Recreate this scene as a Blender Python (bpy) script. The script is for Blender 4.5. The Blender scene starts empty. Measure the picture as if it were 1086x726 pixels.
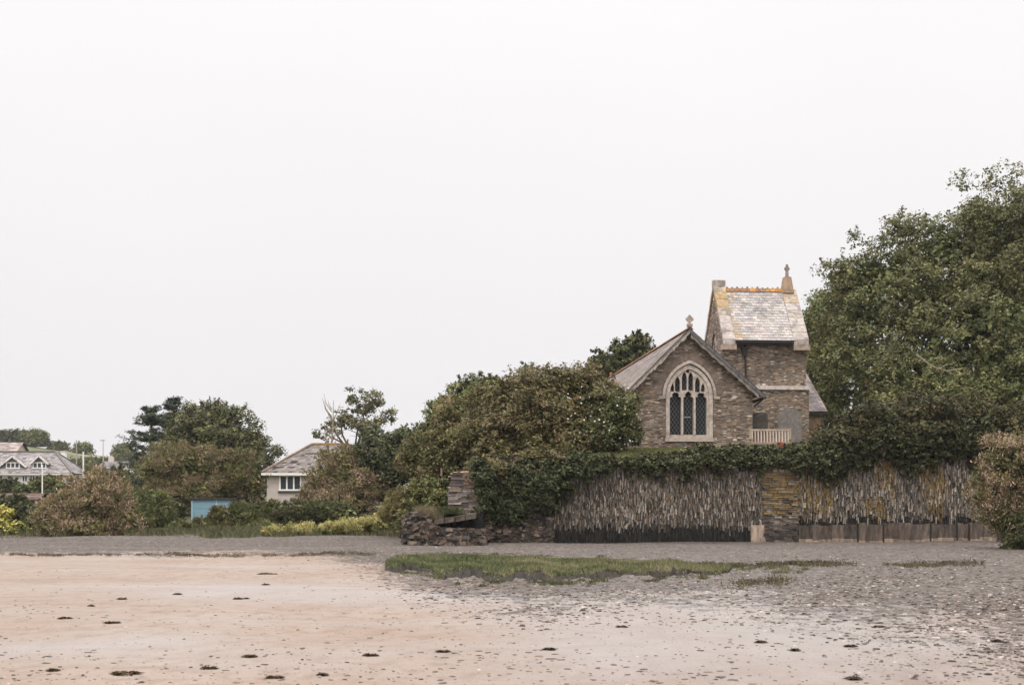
import bpy, math, random
import numpy as np
from mathutils import Vector, Matrix
R = math.radians
random.seed(4)
SC = bpy.context.scene
COL = SC.collection

# ------------------------------------------------------------------ camera
F, CX, HZ, EYE = 1508.0, 543.0, 540.0, 1.6        # focal length in photo pixels, centre column, horizon row, eye height
cam_d = bpy.data.cameras.new('camera'); cam = bpy.data.objects.new('camera', cam_d); COL.objects.link(cam)
cam.location = (0, 0, EYE); cam.rotation_euler = (R(90), 0, 0)
cam_d.lens = 50; cam_d.sensor_width = 36; cam_d.shift_y = (HZ - 363) / 1086
cam_d.clip_start = .1; cam_d.clip_end = 8000
cam_d.dof.use_dof = True; cam_d.dof.focus_distance = 74; cam_d.dof.aperture_fstop = 4
SC.camera = cam
SC.render.resolution_x, SC.render.resolution_y = 1024, 684

# ------------------------------------------------------------------ overcast sky
SUN_EL, SUN_AZ = R(58), R(215)
w = bpy.data.worlds.new('World'); SC.world = w; w.use_nodes = True
nt = w.node_tree; N = nt.nodes; L = nt.links; N.clear()
out = N.new('ShaderNodeOutputWorld'); bg = N.new('ShaderNodeBackground'); bg.inputs['Strength'].default_value = .1
sky = N.new('ShaderNodeTexSky'); sky.sky_type = 'NISHITA'; sky.sun_disc = False
sky.sun_elevation = SUN_EL; sky.sun_rotation = SUN_AZ; sky.dust_density = 6
hs = N.new('ShaderNodeHueSaturation'); hs.inputs['Saturation'].default_value = .12
tc = N.new('ShaderNodeTexCoord'); sx = N.new('ShaderNodeSeparateXYZ')
ramp = N.new('ShaderNodeValToRGB'); cr = ramp.color_ramp
# overcast cloud cover: pale at the horizon, brighter overhead (values are luminance / 26)
for p, v in ((0, .284), (.10, .300), (.34, .336), (.55, .82), (1, 1.08)):
    e = cr.elements.new(p) if p not in (0, 1) else cr.elements[0 if p == 0 else len(cr.elements) - 1]
    e.position = p; e.color = (v, v * .975, v * .988, 1)
sc_ = N.new('ShaderNodeVectorMath'); sc_.operation = 'SCALE'; sc_.inputs['Scale'].default_value = 26.5
cn = N.new('ShaderNodeTexNoise'); cn.inputs['Scale'].default_value = 1.6; cn.inputs['Detail'].default_value = 4
cm = N.new('ShaderNodeMapRange'); cm.inputs['To Min'].default_value = .94; cm.inputs['To Max'].default_value = 1.06
cmul = N.new('ShaderNodeVectorMath'); cmul.operation = 'SCALE'
mx = N.new('ShaderNodeMixRGB'); mx.inputs[0].default_value = .985
L.new(tc.outputs['Generated'], sx.inputs[0]); L.new(sx.outputs['Z'], ramp.inputs[0])
L.new(ramp.outputs[0], sc_.inputs[0]); L.new(tc.outputs['Generated'], cn.inputs['Vector'])
L.new(cn.outputs[0], cm.inputs[0]); L.new(sc_.outputs[0], cmul.inputs[0]); L.new(cm.outputs[0], cmul.inputs['Scale'])
L.new(sky.outputs[0], hs.inputs['Color']); L.new(hs.outputs[0], mx.inputs[1]); L.new(cmul.outputs[0], mx.inputs[2])
L.new(mx.outputs[0], bg.inputs['Color']); L.new(bg.outputs[0], out.inputs[0])
sun_d = bpy.data.lights.new('sun', 'SUN'); sun = bpy.data.objects.new('sun', sun_d); COL.objects.link(sun)
sun_d.energy = 1.4; sun_d.angle = R(18); sun_d.color = (1, .95, .88)
sd = Vector((math.sin(SUN_AZ) * math.cos(SUN_EL), math.cos(SUN_AZ) * math.cos(SUN_EL), math.sin(SUN_EL)))
sun.rotation_euler = sd.to_track_quat('Z', 'Y').to_euler()
SC.view_settings.view_transform = 'Standard'; SC.view_settings.look = 'None'
SC.view_settings.exposure = 0.16; SC.view_settings.gamma = 1

# ------------------------------------------------------------------ helpers
def P(px, py, Y):
    return Vector(((px - CX) / F * Y, Y, EYE + (HZ - py) / F * Y))
def lin(r, g, b):
    f = lambda c: c / 12.92 if c <= .04045 else ((c + .055) / 1.055) ** 2.4
    return (f(r / 255), f(g / 255), f(b / 255))
def mixc(a, b, t): return tuple(a[i] + (b[i] - a[i]) * t for i in range(3))
def mulc(a, k): return tuple(c * k for c in a)
def jit(c, v=.15):
    k = 1 + random.uniform(-v, v); return (c[0] * k * random.uniform(.97, 1.03), c[1] * k, c[2] * k * random.uniform(.96, 1.04))
def wloc(o):
    v = Vector((0, 0, 0))
    while o: v += o.location; o = o.parent
    return v
def tag(o, label=None, cat=None, group=None, kind=None):
    if label: o['label'] = label
    if cat: o['category'] = cat
    if group: o['group'] = group
    if kind: o['kind'] = kind
    return o
def thing(name, loc, label, cat, group=None, rz=0):
    o = bpy.data.objects.new(name, None); COL.objects.link(o); o.location = loc; o.rotation_euler = (0, 0, rz)
    o.empty_display_size = .3
    return tag(o, label, cat, group)

class MB:
    """collects faces with a colour each; build() links them as one mesh object"""
    def __init__(s): s.v = []; s.f = []; s.c = []
    def face(s, pts, col):
        i = len(s.v); s.v += [tuple(p) for p in pts]; s.f.append(tuple(range(i, i + len(pts)))); s.c.append(col)
    def hexa(s, p, col):            # p: 8 corners, bottom ring then top ring
        i = len(s.v); s.v += [tuple(q) for q in p]
        for f in ((3, 2, 1, 0), (4, 5, 6, 7), (0, 1, 5, 4), (1, 2, 6, 5), (2, 3, 7, 6), (3, 0, 4, 7)):
            s.f.append(tuple(i + k for k in f)); s.c.append(col)
    def box(s, x0, x1, y0, y1, z0, z1, col, j=0):
        q = [(x0, y0, z0), (x1, y0, z0), (x1, y1, z0), (x0, y1, z0), (x0, y0, z1), (x1, y0, z1), (x1, y1, z1), (x0, y1, z1)]
        if j: q = [tuple(c + random.uniform(-j, j) for c in p) for p in q]
        s.hexa(q, col)
    def bar(s, a, b, w, h, col, up=(0, 0, 1)):   # rectangular bar from a to b, w across, h along up
        a = Vector(a); b = Vector(b); d = (b - a).normalized(); up = Vector(up)
        sd_ = d.cross(up)
        if sd_.length < 1e-4: sd_ = d.cross(Vector((0, 1, 0)))
        sd_.normalize(); u = sd_.cross(d).normalized()
        x = sd_ * w / 2; y = u * h / 2
        s.hexa([a - x - y, a + x - y, b + x - y, b - x - y, a - x + y, a + x + y, b + x + y, b - x + y], col)
    def tube(s, pts, rad, col, n=6):
        pts = [Vector(p) for p in pts]; base = len(s.v)
        for k, p in enumerate(pts):
            d = (pts[min(k + 1, len(pts) - 1)] - pts[max(k - 1, 0)]).normalized()
            a = d.cross(Vector((.31, .95, .1))).normalized(); b = d.cross(a)
            for m in range(n):
                t = 2 * math.pi * m / n
                s.v.append(tuple(p + (a * math.cos(t) + b * math.sin(t)) * rad[k]))
        for k in range(len(pts) - 1):
            for m in range(n):
                q = (m + 1) % n
                s.f.append((base + k * n + m, base + k * n + q, base + (k + 1) * n + q, base + (k + 1) * n + m)); s.c.append(col)
        s.f.append(tuple(base + m for m in range(n))); s.c.append(col)
        s.f.append(tuple(base + (len(pts) - 1) * n + m for m in range(n))); s.c.append(col)
    def prism(s, poly, y0, y1, col):  # poly in x,z; extruded along y
        n = len(poly)
        s.face([(x, y0, z) for x, z in poly], col); s.face([(x, y1, z) for x, z in reversed(poly)], col)
        for k in range(n):
            (xa, za), (xb, zb) = poly[k], poly[(k + 1) % n]
            s.face([(xa, y0, za), (xa, y1, za), (xb, y1, zb), (xb, y0, zb)], col)
    def merge_mesh(s, me, col, M=None):
        i = len(s.v)
        for v in me.vertices: s.v.append(tuple(M @ v.co if M else v.co))
        for p in me.polygons: s.f.append(tuple(i + k for k in p.vertices)); s.c.append(col)
    def build(s, name, mat, parent=None, world=True):
        me = bpy.data.meshes.new(name)
        off = wloc(parent) if (parent and world) else Vector((0, 0, 0))
        me.from_pydata([(x - off.x, y - off.y, z - off.z) for x, y, z in s.v], [], s.f)
        a = me.attributes.new('Col', 'FLOAT_COLOR', 'FACE')
        a.data.foreach_set('color', np.array([(c[0], c[1], c[2], 1) for c in s.c], np.float32).ravel())
        me.materials.append(mat); me.update()
        o = bpy.data.objects.new(name, me); COL.objects.link(o); o.parent = parent
        return o
def quads_object(name, V, C, mat, parent=None, nv=4):
    """V: (n,nv,3) world points, C: (n,3) colours; one mesh"""
    n = len(V); off = np.array(wloc(parent)) if parent else np.zeros(3)
    me = bpy.data.meshes.new(name)
    me.vertices.add(n * nv); me.vertices.foreach_set('co', (V.reshape(-1, 3) - off).astype(np.float32).ravel())
    me.loops.add(n * nv); me.loops.foreach_set('vertex_index', np.arange(n * nv, dtype=np.int32))
    me.polygons.add(n); me.polygons.foreach_set('loop_start', np.arange(0, n * nv, nv, dtype=np.int32))
    me.polygons.foreach_set('loop_total', np.full(n, nv, np.int32))
    a = me.attributes.new('Col', 'FLOAT_COLOR', 'FACE')
    a.data.foreach_set('color', np.concatenate([C, np.ones((n, 1))], 1).astype(np.float32).ravel())
    me.materials.append(mat); me.update(calc_edges=True)
    o = bpy.data.objects.new(name, me); COL.objects.link(o); o.parent = parent
    return o
def curve_mesh(contours, depth):
    """2-D filled shape with holes, extruded: contours are lists of (x,z); returns a mesh in x,y,z with y the thickness"""
    cu = bpy.data.curves.new('tmp', 'CURVE'); cu.dimensions = '2D'; cu.fill_mode = 'BOTH'; cu.extrude = depth / 2
    for c in contours:
        sp = cu.splines.new('POLY'); sp.points.add(len(c) - 1)
        for k, (x, z) in enumerate(c): sp.points[k].co = (x, z, 0, 1)
        sp.use_cyclic_u = True
    ob = bpy.data.objects.new('tmp', cu); COL.objects.link(ob)
    dg = bpy.context.evaluated_depsgraph_get(); dg.update()
    me = bpy.data.meshes.new_from_object(ob.evaluated_get(dg))
    bpy.data.objects.remove(ob); bpy.data.curves.remove(cu)
    me.transform(Matrix(((1, 0, 0, 0), (0, 0, -1, 0), (0, 1, 0, 0), (0, 0, 0, 1))))
    return me

# ------------------------------------------------------------------ materials
def newmat(name):
    m = bpy.data.materials.new(name); m.use_nodes = True
    n = m.node_tree.nodes; l = m.node_tree.links
    b = n['Principled BSDF']; b.inputs['Specular IOR Level'].default_value = .25
    return m, n, l, b
def attr_mat(name, rough=.85, var=.35, scale=6, bump=.4, bscale=14, stretch=(1, 1, 1), spots=None):
    """colour of each stone / slate / board from its 'Col', broken up with noise"""
    m, n, l, b = newmat(name)
    at = n.new('ShaderNodeAttribute'); at.attribute_name = 'Col'
    g = n.new('ShaderNodeNewGeometry'); mp = n.new('ShaderNodeMapping'); mp.inputs['Scale'].default_value = stretch
    l.new(g.outputs['Position'], mp.inputs[0])
    t = n.new('ShaderNodeTexNoise'); t.inputs['Scale'].default_value = scale; t.inputs['Detail'].default_value = 6; t.inputs['Roughness'].default_value = .65
    l.new(mp.outputs[0], t.inputs['Vector'])
    r = n.new('ShaderNodeMapRange'); r.inputs['From Min'].default_value = .25; r.inputs['From Max'].default_value = .75
    r.inputs['To Min'].default_value = 1 - var; r.inputs['To Max'].default_value = 1 + var
    l.new(t.outputs[0], r.inputs[0])
    s = n.new('ShaderNodeVectorMath'); s.operation = 'SCALE'; l.new(at.outputs['Color'], s.inputs[0]); l.new(r.outputs[0], s.inputs['Scale'])
    last = s.outputs[0]
    if spots:                       # lichen / bird-lime blotches with a shape of their own
        col, sc2, th, amt = spots
        t2 = n.new('ShaderNodeTexNoise'); t2.inputs['Scale'].default_value = sc2; t2.inputs['Detail'].default_value = 5
        l.new(g.outputs['Position'], t2.inputs['Vector'])
        r2 = n.new('ShaderNodeMapRange'); r2.inputs['From Min'].default_value = th; r2.inputs['From Max'].default_value = th + .08; r2.inputs['To Max'].default_value = amt
        l.new(t2.outputs[0], r2.inputs[0])
        mm = n.new('ShaderNodeMixRGB'); mm.inputs[2].default_value = (*col, 1); l.new(r2.outputs[0], mm.inputs[0]); l.new(last, mm.inputs[1]); last = mm.outputs[0]
    l.new(last, b.inputs['Base Color']); b.inputs['Roughness'].default_value = rough
    if bump:
        t3 = n.new('ShaderNodeTexNoise'); t3.inputs['Scale'].default_value = bscale; t3.inputs['Detail'].default_value = 5
        l.new(mp.outputs[0], t3.inputs['Vector'])
        bp = n.new('ShaderNodeBump'); bp.inputs['Strength'].default_value = bump; bp.inputs['Distance'].default_value = .03
        l.new(t3.outputs[0], bp.inputs['Height']); l.new(bp.outputs[0], b.inputs['Normal'])
    return m
def rubble_mat(name, pal, sx_=2.6, sz=9.5, mortar=(.15, .13, .115), bump=.7):
    """coursed slate rubble: stretched cells, each stone its own colour, with joints"""
    m, n, l, b = newmat(name)
    tcn = n.new('ShaderNodeTexCoord'); mp = n.new('ShaderNodeMapping'); mp.inputs['Scale'].default_value = (sx_, sx_, sz)
    nz = n.new('ShaderNodeTexNoise'); nz.inputs['Scale'].default_value = 1.3; nz.inputs['Detail'].default_value = 3
    l.new(tcn.outputs['Object'], nz.inputs['Vector'])
    ad = n.new('ShaderNodeVectorMath'); ad.operation = 'MULTIPLY_ADD'; ad.inputs[1].default_value = (.12, .12, .12)
    l.new(nz.outputs['Color'], ad.inputs[0]); l.new(tcn.outputs['Object'], ad.inputs[2]); l.new(ad.outputs[0], mp.inputs[0])
    v = n.new('ShaderNodeTexVoronoi'); v.inputs['Scale'].default_value = 1; l.new(mp.outputs[0], v.inputs['Vector'])
    v2 = n.new('ShaderNodeTexVoronoi'); v2.feature = 'DISTANCE_TO_EDGE'; v2.inputs['Scale'].default_value = 1; l.new(mp.outputs[0], v2.inputs['Vector'])
    sp = n.new('ShaderNodeSeparateColor'); l.new(v.outputs['Color'], sp.inputs[0])
    rp = n.new('ShaderNodeValToRGB'); cr = rp.color_ramp; cr.interpolation = 'CONSTANT'
    acc = 0; tot = sum(k for _, k in pal)
    for i, (c, k) in enumerate(pal):
        e = cr.elements[i] if i < 2 else cr.elements.new(1)
        e.position = acc / tot; e.color = (*c, 1); acc += k
    l.new(sp.outputs[0], rp.inputs[0])
    big = n.new('ShaderNodeTexNoise'); big.inputs['Scale'].default_value = .9; big.inputs['Detail'].default_value = 6; l.new(tcn.outputs['Object'], big.inputs['Vector'])
    rb = n.new('ShaderNodeMapRange'); rb.inputs['From Min'].default_value = .3; rb.inputs['From Max'].default_value = .7; rb.inputs['To Min'].default_value = .68; rb.inputs['To Max'].default_value = 1.25
    l.new(big.outputs[0], rb.inputs[0])
    s = n.new('ShaderNodeVectorMath'); s.operation = 'SCALE'; l.new(rp.outputs[0], s.inputs[0]); l.new(rb.outputs[0], s.inputs['Scale'])
    jr = n.new('ShaderNodeMapRange'); jr.inputs['From Min'].default_value = .02; jr.inputs['From Max'].default_value = .10; l.new(v2.outputs['Distance'], jr.inputs[0])
    mm = n.new('ShaderNodeMixRGB'); mm.inputs[1].default_value = (*mortar, 1); l.new(jr.outputs[0], mm.inputs[0]); l.new(s.outputs[0], mm.inputs[2])
    l.new(mm.outputs[0], b.inputs['Base Color']); b.inputs['Roughness'].default_value = .9
    ha = n.new('ShaderNodeMath'); ha.operation = 'MULTIPLY_ADD'; ha.inputs[1].default_value = .6
    jr2 = n.new('ShaderNodeMapRange'); jr2.inputs['From Max'].default_value = .25; l.new(v2.outputs['Distance'], jr2.inputs[0])
    l.new(sp.outputs[1], ha.inputs[0]); l.new(jr2.outputs[0], ha.inputs[2])
    bp = n.new('ShaderNodeBump'); bp.inputs['Strength'].default_value = bump; bp.inputs['Distance'].default_value = .05
    l.new(ha.outputs[0], bp.inputs['Height']); l.new(bp.outputs[0], b.inputs['Normal'])
    return m
def leaf_mat(name, trans=.22):
    m, n, l, b = newmat(name)
    at = n.new('ShaderNodeAttribute'); at.attribute_name = 'Col'
    l.new(at.outputs['Color'], b.inputs['Base Color']); b.inputs['Roughness'].default_value = .6; b.inputs['Specular IOR Level'].default_value = .10
    t = n.new('ShaderNodeBsdfTranslucent'); l.new(at.outputs['Color'], t.inputs[0])
    mi = n.new('ShaderNodeMixShader'); mi.inputs[0].default_value = trans * .7
    l.new(b.outputs[0], mi.inputs[1]); l.new(t.outputs[0], mi.inputs[2]); l.new(mi.outputs[0], n['Material Output'].inputs[0])
    return m
M_LEAF = leaf_mat('leaf'); M_BARK = attr_mat('bark', .9, .4, 5, .6, 12, (1, 1, .3))
M_DRESSED = attr_mat('dressed_stone', .88, .35, 5, .4, 18, spots=((.16, .145, .125), 2.3, .57, .55))
M_SLATE = attr_mat('roof_slate', .65, .25, 7, .35, 20, spots=((.11, .10, .092), 1.1, .56, .5))
M_STONE = attr_mat('wall_slate', .85, .35, 7, .6, 22, (1, 1, .6))
M_COPE = attr_mat('coping_stone', .88, .45, 5, .5, 16, spots=((.13, .115, .095), 1.9, .56, .6))
M_PAINT = attr_mat('painted_surface', .6, .1, 3, .1, 10)
M_METAL = attr_mat('dark_iron', .55, .15, 5, .1, 10)
M_RENDER = attr_mat('rendered_wall', .85, .12, 2.2, .25, 30)
M_CONC = attr_mat('stained_concrete', .9, .95, 3.5, .6, 9, (1.8, 1.8, .5))
M_WOOD = attr_mat('weathered_wood', .8, .3, 8, .3, 20, (1, 1, .3))
M_TURF = attr_mat('turf_soil', .95, .5, 5, .8, 14)
M_PEBBLE = attr_mat('pebble', .9, .25, 20, 0)
M_WEED = attr_mat('wet_seaweed', .5, .4, 20, 0)

def stone_pal(k=1.0):
    s = lambda r, g, b_: mulc(lin(r * 1.0, g * .985, b_ * .95), k)
    return [(s(88, 76, 68), 3), (s(112, 98, 87), 4), (s(134, 118, 105), 4), (s(104, 86, 72), 3), (s(150, 136, 124), 3), (s(166, 154, 143), 1.2),
            (s(76, 68, 62), 1.6), (s(128, 106, 86), 3), (s(196, 187, 178), .4), (s(112, 108, 106), 2)]
M_RUBBLE = rubble_mat('church_rubble', stone_pal(1.16), 3.9, 15)
M_RUBBLE2 = rubble_mat('tower_rubble', stone_pal(1.08), 3.9, 14)

def plain(name, c, rough=.5, metal=0):
    m, n, l, b = newmat(name); b.inputs['Base Color'].default_value = (*c, 1); b.inputs['Roughness'].default_value = rough; b.inputs['Metallic'].default_value = metal
    return m
# leaded glass with a fine wire lattice in front of dark panes
def lattice_mat():
    m, n, l, b = newmat('leaded_glass')
    tcn = n.new('ShaderNodeTexCoord'); s = n.new('ShaderNodeSeparateXYZ'); l.new(tcn.outputs['Object'], s.inputs[0])
    outs = []
    for sg in (1, -1):
        a = n.new('ShaderNodeMath'); a.operation = 'MULTIPLY_ADD'; a.inputs[1].default_value = sg * 1.45
        l.new(s.outputs['X'], a.inputs[0]); l.new(s.outputs['Z'], a.inputs[2])
        d = n.new('ShaderNodeMath'); d.operation = 'MULTIPLY'; d.inputs[1].default_value = 3.6; l.new(a.outputs[0], d.inputs[0])
        fr = n.new('ShaderNodeMath'); fr.operation = 'FRACT'; l.new(d.outputs[0], fr.inputs[0])
        lt = n.new('ShaderNodeMath'); lt.operation = 'LESS_THAN'; lt.inputs[1].default_value = .17; l.new(fr.outputs[0], lt.inputs[0]); outs.append(lt)
    mxn = n.new('ShaderNodeMath'); mxn.operation = 'MAXIMUM'; l.new(outs[0].outputs[0], mxn.inputs[0]); l.new(outs[1].outputs[0], mxn.inputs[1])
    mm = n.new('ShaderNodeMixRGB'); mm.inputs[1].default_value = (.006, .007, .008, 1); mm.inputs[2].default_value = (.085, .088, .088, 1); l.new(mxn.outputs[0], mm.inputs[0])
    l.new(mm.outputs[0], b.inputs['Base Color']); b.inputs['Roughness'].default_value = .5
    return m
M_LATTICE = lattice_mat(); M_GLASS = plain('window_glass', (.05, .055, .06), .12); M_DARK = plain('dark_interior', (.012, .012, .012), .9)

# ------------------------------------------------------------------ terrain
def sstep(a, b, x): t = np.clip((x - a) / (b - a), 0, 1); return t * t * (3 - 2 * t)
def crest(px): return np.interp(px, [-300, 0, 30, 60, 100, 135, 290, 420, 700], [24, 22.3, 22, 20.4, 19, 17.5, 13.8, 9, 6])
def ground_z(x, Y):
    x = np.asarray(x, float); Y = np.asarray(Y, float)
    Ys = np.maximum(Y, 1); px = CX + F * x / Ys
    z = np.interp(Y, [0, 12, 47, 52, 66, 79, 84, 92, 115, 170, 230, 300, 380, 450, 560, 900, 4000], [0, 0, 0, .03, .05, .10, .35, .75, 2.1, 3.0, 4.3, 8.5, 15, 0, 0, 0, 0])
    c = crest(px)
    far = np.interp(Y, [230, 300, 380, 450, 520, 650, 1000, 4000], [4.3, .40, .75, 1, .97, .7, .2, 0])
    z = np.where(Y > 230, np.where(Y < 300, 4.3 + (c * .40 - 4.3) * (Y - 230) / 70, c * far), z)
    near = 1 - sstep(60, 80, Y)
    z = z + near * (.018 * np.sin(x * .9 + 1.3 * np.sin(Y * .31)) + .014 * np.sin(Y * .8 + x * .33) + .008 * np.sin(x * 2.3 + Y * 1.7))
    z = z + (1 - near) * .10 * np.sin(x * .5) * np.sin(Y * .43)
    return z
def gz(x, Y): return float(ground_z(x, Y))
def gravel_mask(px, py):
    b = np.interp(px, [-400, 300, 350, 400, 440, 500, 560, 640, 760, 860, 1000, 1086, 1500], [585, 587, 590, 604, 618, 630, 640, 634, 628, 638, 660, 682, 730])
    soft = np.interp(px, [0, 340, 420, 700, 1086], [4, 14, 38, 46, 60])
    return 1 - sstep(-1, 1, (py - b) / soft)
def grid_lines(segs):
    o = []
    for a, b, st in segs: o += list(np.arange(a, b, st))
    return np.array(o + [segs[-1][1]])
xs = grid_lines([(-2600, -400, 200), (-400, -120, 14), (-120, -40, 2), (-40, 40, .4), (40, 120, 2), (120, 400, 14), (400, 2600, 200)])
ys = grid_lines([(-60, 6, 3), (6, 84, .4), (84, 140, 2), (140, 560, 10), (560, 4000, 120)])
X, YY = np.meshgrid(xs, ys); Z = ground_z(X, YY)
me = bpy.data.meshes.new('ground'); nx, ny = len(xs), len(ys)
idx = np.arange(nx * ny).reshape(ny, nx)
q = np.stack([idx[:-1, :-1], idx[:-1, 1:], idx[1:, 1:], idx[1:, :-1]], -1).reshape(-1, 4)
me.vertices.add(nx * ny); me.vertices.foreach_set('co', np.stack([X, YY, Z], -1).astype(np.float32).ravel())
me.loops.add(q.size); me.loops.foreach_set('vertex_index', q.astype(np.int32).ravel())
me.polygons.add(len(q)); me.polygons.foreach_set('loop_start', np.arange(0, q.size, 4, dtype=np.int32)); me.polygons.foreach_set('loop_total', np.full(len(q), 4, np.int32))
Ysafe = np.maximum(YY, 4); PX = CX + F * X / Ysafe; PY = HZ + F * EYE / Ysafe
rng0 = np.random.default_rng(2)
gm = gravel_mask(PX, PY) * (YY > 4)
green = sstep(78, 82, YY)
damp = np.exp(-((PY - (625 + .018 * PX)) / 9) ** 2) * .8 * sstep(60, 250, PX) * (1 - sstep(560, 760, PX)) + np.exp(-((PY - (690 - .05 * PX)) / 8) ** 2) * .7 * (1 - sstep(120, 330, PX)) \
     + .95 * sstep(430, 700, PX) * (1 - sstep(680, 760, PY - .0 * PX))
a = me.attributes.new('Mask', 'FLOAT_COLOR', 'POINT')
a.data.foreach_set('color', np.stack([gm, green, np.clip(damp, 0, 1), np.maximum(sstep(700, 1000, PX) * sstep(650, 712, PY), .45 * sstep(420, 700, PX) * sstep(600, 650, PY))], -1).astype(np.float32).ravel())
for p in (me,): p.update(calc_edges=True)
me.polygons.foreach_set('use_smooth', np.ones(len(q), bool))
ground = bpy.data.objects.new('ground', me); COL.objects.link(ground); ground['kind'] = 'structure'
def ground_mat():
    m, n, l, b = newmat('beach_and_fields')
    g = n.new('ShaderNodeNewGeometry'); pos = g.outputs['Position']
    at = n.new('ShaderNodeAttribute'); at.attribute_name = 'Mask'
    sp = n.new('ShaderNodeSeparateColor'); l.new(at.outputs['Color'], sp.inputs[0])
    def noise(scale, detail=6, rough=.6, stretch=(1, 1, 1)):
        mp = n.new('ShaderNodeMapping'); mp.inputs['Scale'].default_value = stretch; l.new(pos, mp.inputs[0])
        t = n.new('ShaderNodeTexNoise'); t.inputs['Scale'].default_value = scale; t.inputs['Detail'].default_value = detail; t.inputs['Roughness'].default_value = rough
        l.new(mp.outputs[0], t.inputs['Vector']); return t.outputs[0]
    def mrange(v, a, b_, c=0, d=1):
        r = n.new('ShaderNodeMapRange'); r.inputs['From Min'].default_value = a; r.inputs['From Max'].default_value = b_; r.inputs['To Min'].default_value = c; r.inputs['To Max'].default_value = d
        l.new(v, r.inputs[0]); return r.outputs[0]
    def mix(f, c1, c2):
        mm = n.new('ShaderNodeMixRGB')
        if isinstance(f, float): mm.inputs[0].default_value = f
        else: l.new(f, mm.inputs[0])
        for i, c in ((1, c1), (2, c2)):
            if isinstance(c, tuple): mm.inputs[i].default_value = (*c, 1)
            else: l.new(c, mm.inputs[i])
        return mm.outputs[0]
    def math_(op, a, b_):
        mm = n.new('ShaderNodeMath'); mm.operation = op
        for i, c in enumerate((a, b_)):
            if isinstance(c, (int, float)): mm.inputs[i].default_value = c
            else: l.new(c, mm.inputs[i])
        return mm.outputs[0]
    # sand: warm dry sand, paler damp bands, ripples and brown grit
    n1 = noise(.35, 6, .6, (1, .5, 1)); n2 = noise(3.2, 8, .7, (1, .6, 1)); n3 = noise(24, 5, .7)
    sand = mix(mrange(n1, .35, .65), (.240, .184, .147), (.280, .231, .194))
    sand = mix(mrange(n2, .48, .66, 0, .75), sand, (.185, .137, .104))
    dmp = math_('MULTIPLY', sp.outputs[2], mrange(n1, .3, .6, .5, 1))
    sand = mix(dmp, sand, (.240, .219, .206))
    n8 = noise(.55, 6, .62, (.16, .42, 1)); n9 = noise(1.3, 6, .7, (.3, 1, 1))
    sand = mix(mrange(n8, .46, .70, 0, .7), sand, (.262, .236, .220)); sand = mix(mrange(n9, .55, .72, 0, .5), sand, (.175, .134, .107))
    n10 = noise(60, 4, .8, (1, .5, 1)); grit = math_('MAXIMUM', mrange(n3, .57, .65, 0, .6), mrange(n10, .58, .68, 0, .6))
    sand = mix(grit, sand, (.14, .108, .085))
    n5 = noise(1.5, 7, .7, (1, .35, 1))
    sand = mix(math_('MULTIPLY', at.outputs['Alpha'], mrange(n5, .36, .60, .2, .85)), sand, (.165, .128, .105))
    # shingle: cells of grey and purple-brown slate
    v = n.new('ShaderNodeTexVoronoi'); v.inputs['Scale'].default_value = 11; v.inputs['Randomness'].default_value = 1
    mpv = n.new('ShaderNodeMapping'); mpv.inputs['Scale'].default_value = (1, .8, 1); l.new(pos, mpv.inputs[0]); l.new(mpv.outputs[0], v.inputs['Vector'])
    sv = n.new('ShaderNodeSeparateColor'); l.new(v.outputs['Color'], sv.inputs[0])
    rp = n.new('ShaderNodeValToRGB'); cr = rp.color_ramp
    cr.elements[0].position = 0; cr.elements[0].color = (.036, .030, .027, 1); cr.elements[1].position = 1; cr.elements[1].color = (.26, .235, .215, 1)
    for p_, c in ((.35, (.072, .060, .051)), (.6, (.108, .090, .078)), (.85, (.160, .136, .118))):
        e = cr.elements.new(p_); e.color = (*c, 1)
    l.new(sv.outputs[0], rp.inputs[0])
    grav = mix(mrange(n2, .4, .65, 0, .4), rp.outputs[0], (.125, .105, .091))
    n6 = noise(1.1, 8, .75, (.45, 1, 1)); n7 = noise(7, 6, .8, (.6, 1, 1))
    grav = mix(mrange(n6, .50, .70, 0, .7), grav, (.075, .063, .056)); grav = mix(mrange(n7, .54, .68, 0, .6), grav, (.05, .043, .039)); grav = mix(mrange(n7, .44, .36, 0, .6), grav, (.175, .150, .131))
    gmask = math_('ADD', sp.outputs[0], math_('MULTIPLY', math_('SUBTRACT', n2, .5), 1.9))
    gmask = math_('ADD', gmask, math_('MULTIPLY', math_('SUBTRACT', n1, .5), 1.4))
    gmask = math_('ADD', gmask, math_('MULTIPLY', math_('SUBTRACT', n3, .5), 1.2))
    gmask = math_('MULTIPLY', mrange(gmask, .38, .68), mrange(sp.outputs[0], .01, .2))
    beach = mix(gmask, sand, grav)
    # rough grass and fields
    sxyz = n.new('ShaderNodeSeparateXYZ'); l.new(pos, sxyz.inputs[0])
    vf = n.new('ShaderNodeTexVoronoi'); vf.inputs['Scale'].default_value = .011; l.new(pos, vf.inputs['Vector'])
    svf = n.new('ShaderNodeSeparateColor'); l.new(vf.outputs['Color'], svf.inputs[0])
    field = mix(mrange(svf.outputs[0], .35, .5), (.12, .125, .07), (.26, .23, .15))
    rough_grass = mix(mrange(n2, .35, .65), (.05, .055, .028), (.11, .10, .055))
    veg = mix(mrange(sxyz.outputs['Y'], 215, 240), rough_grass, field)
    gl = math_('ADD', sp.outputs[1], math_('MULTIPLY', math_('SUBTRACT', n2, .5), .6))
    colr = mix(mrange(gl, .4, .6), beach, veg)
    l.new(colr, b.inputs['Base Color'])
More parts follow.
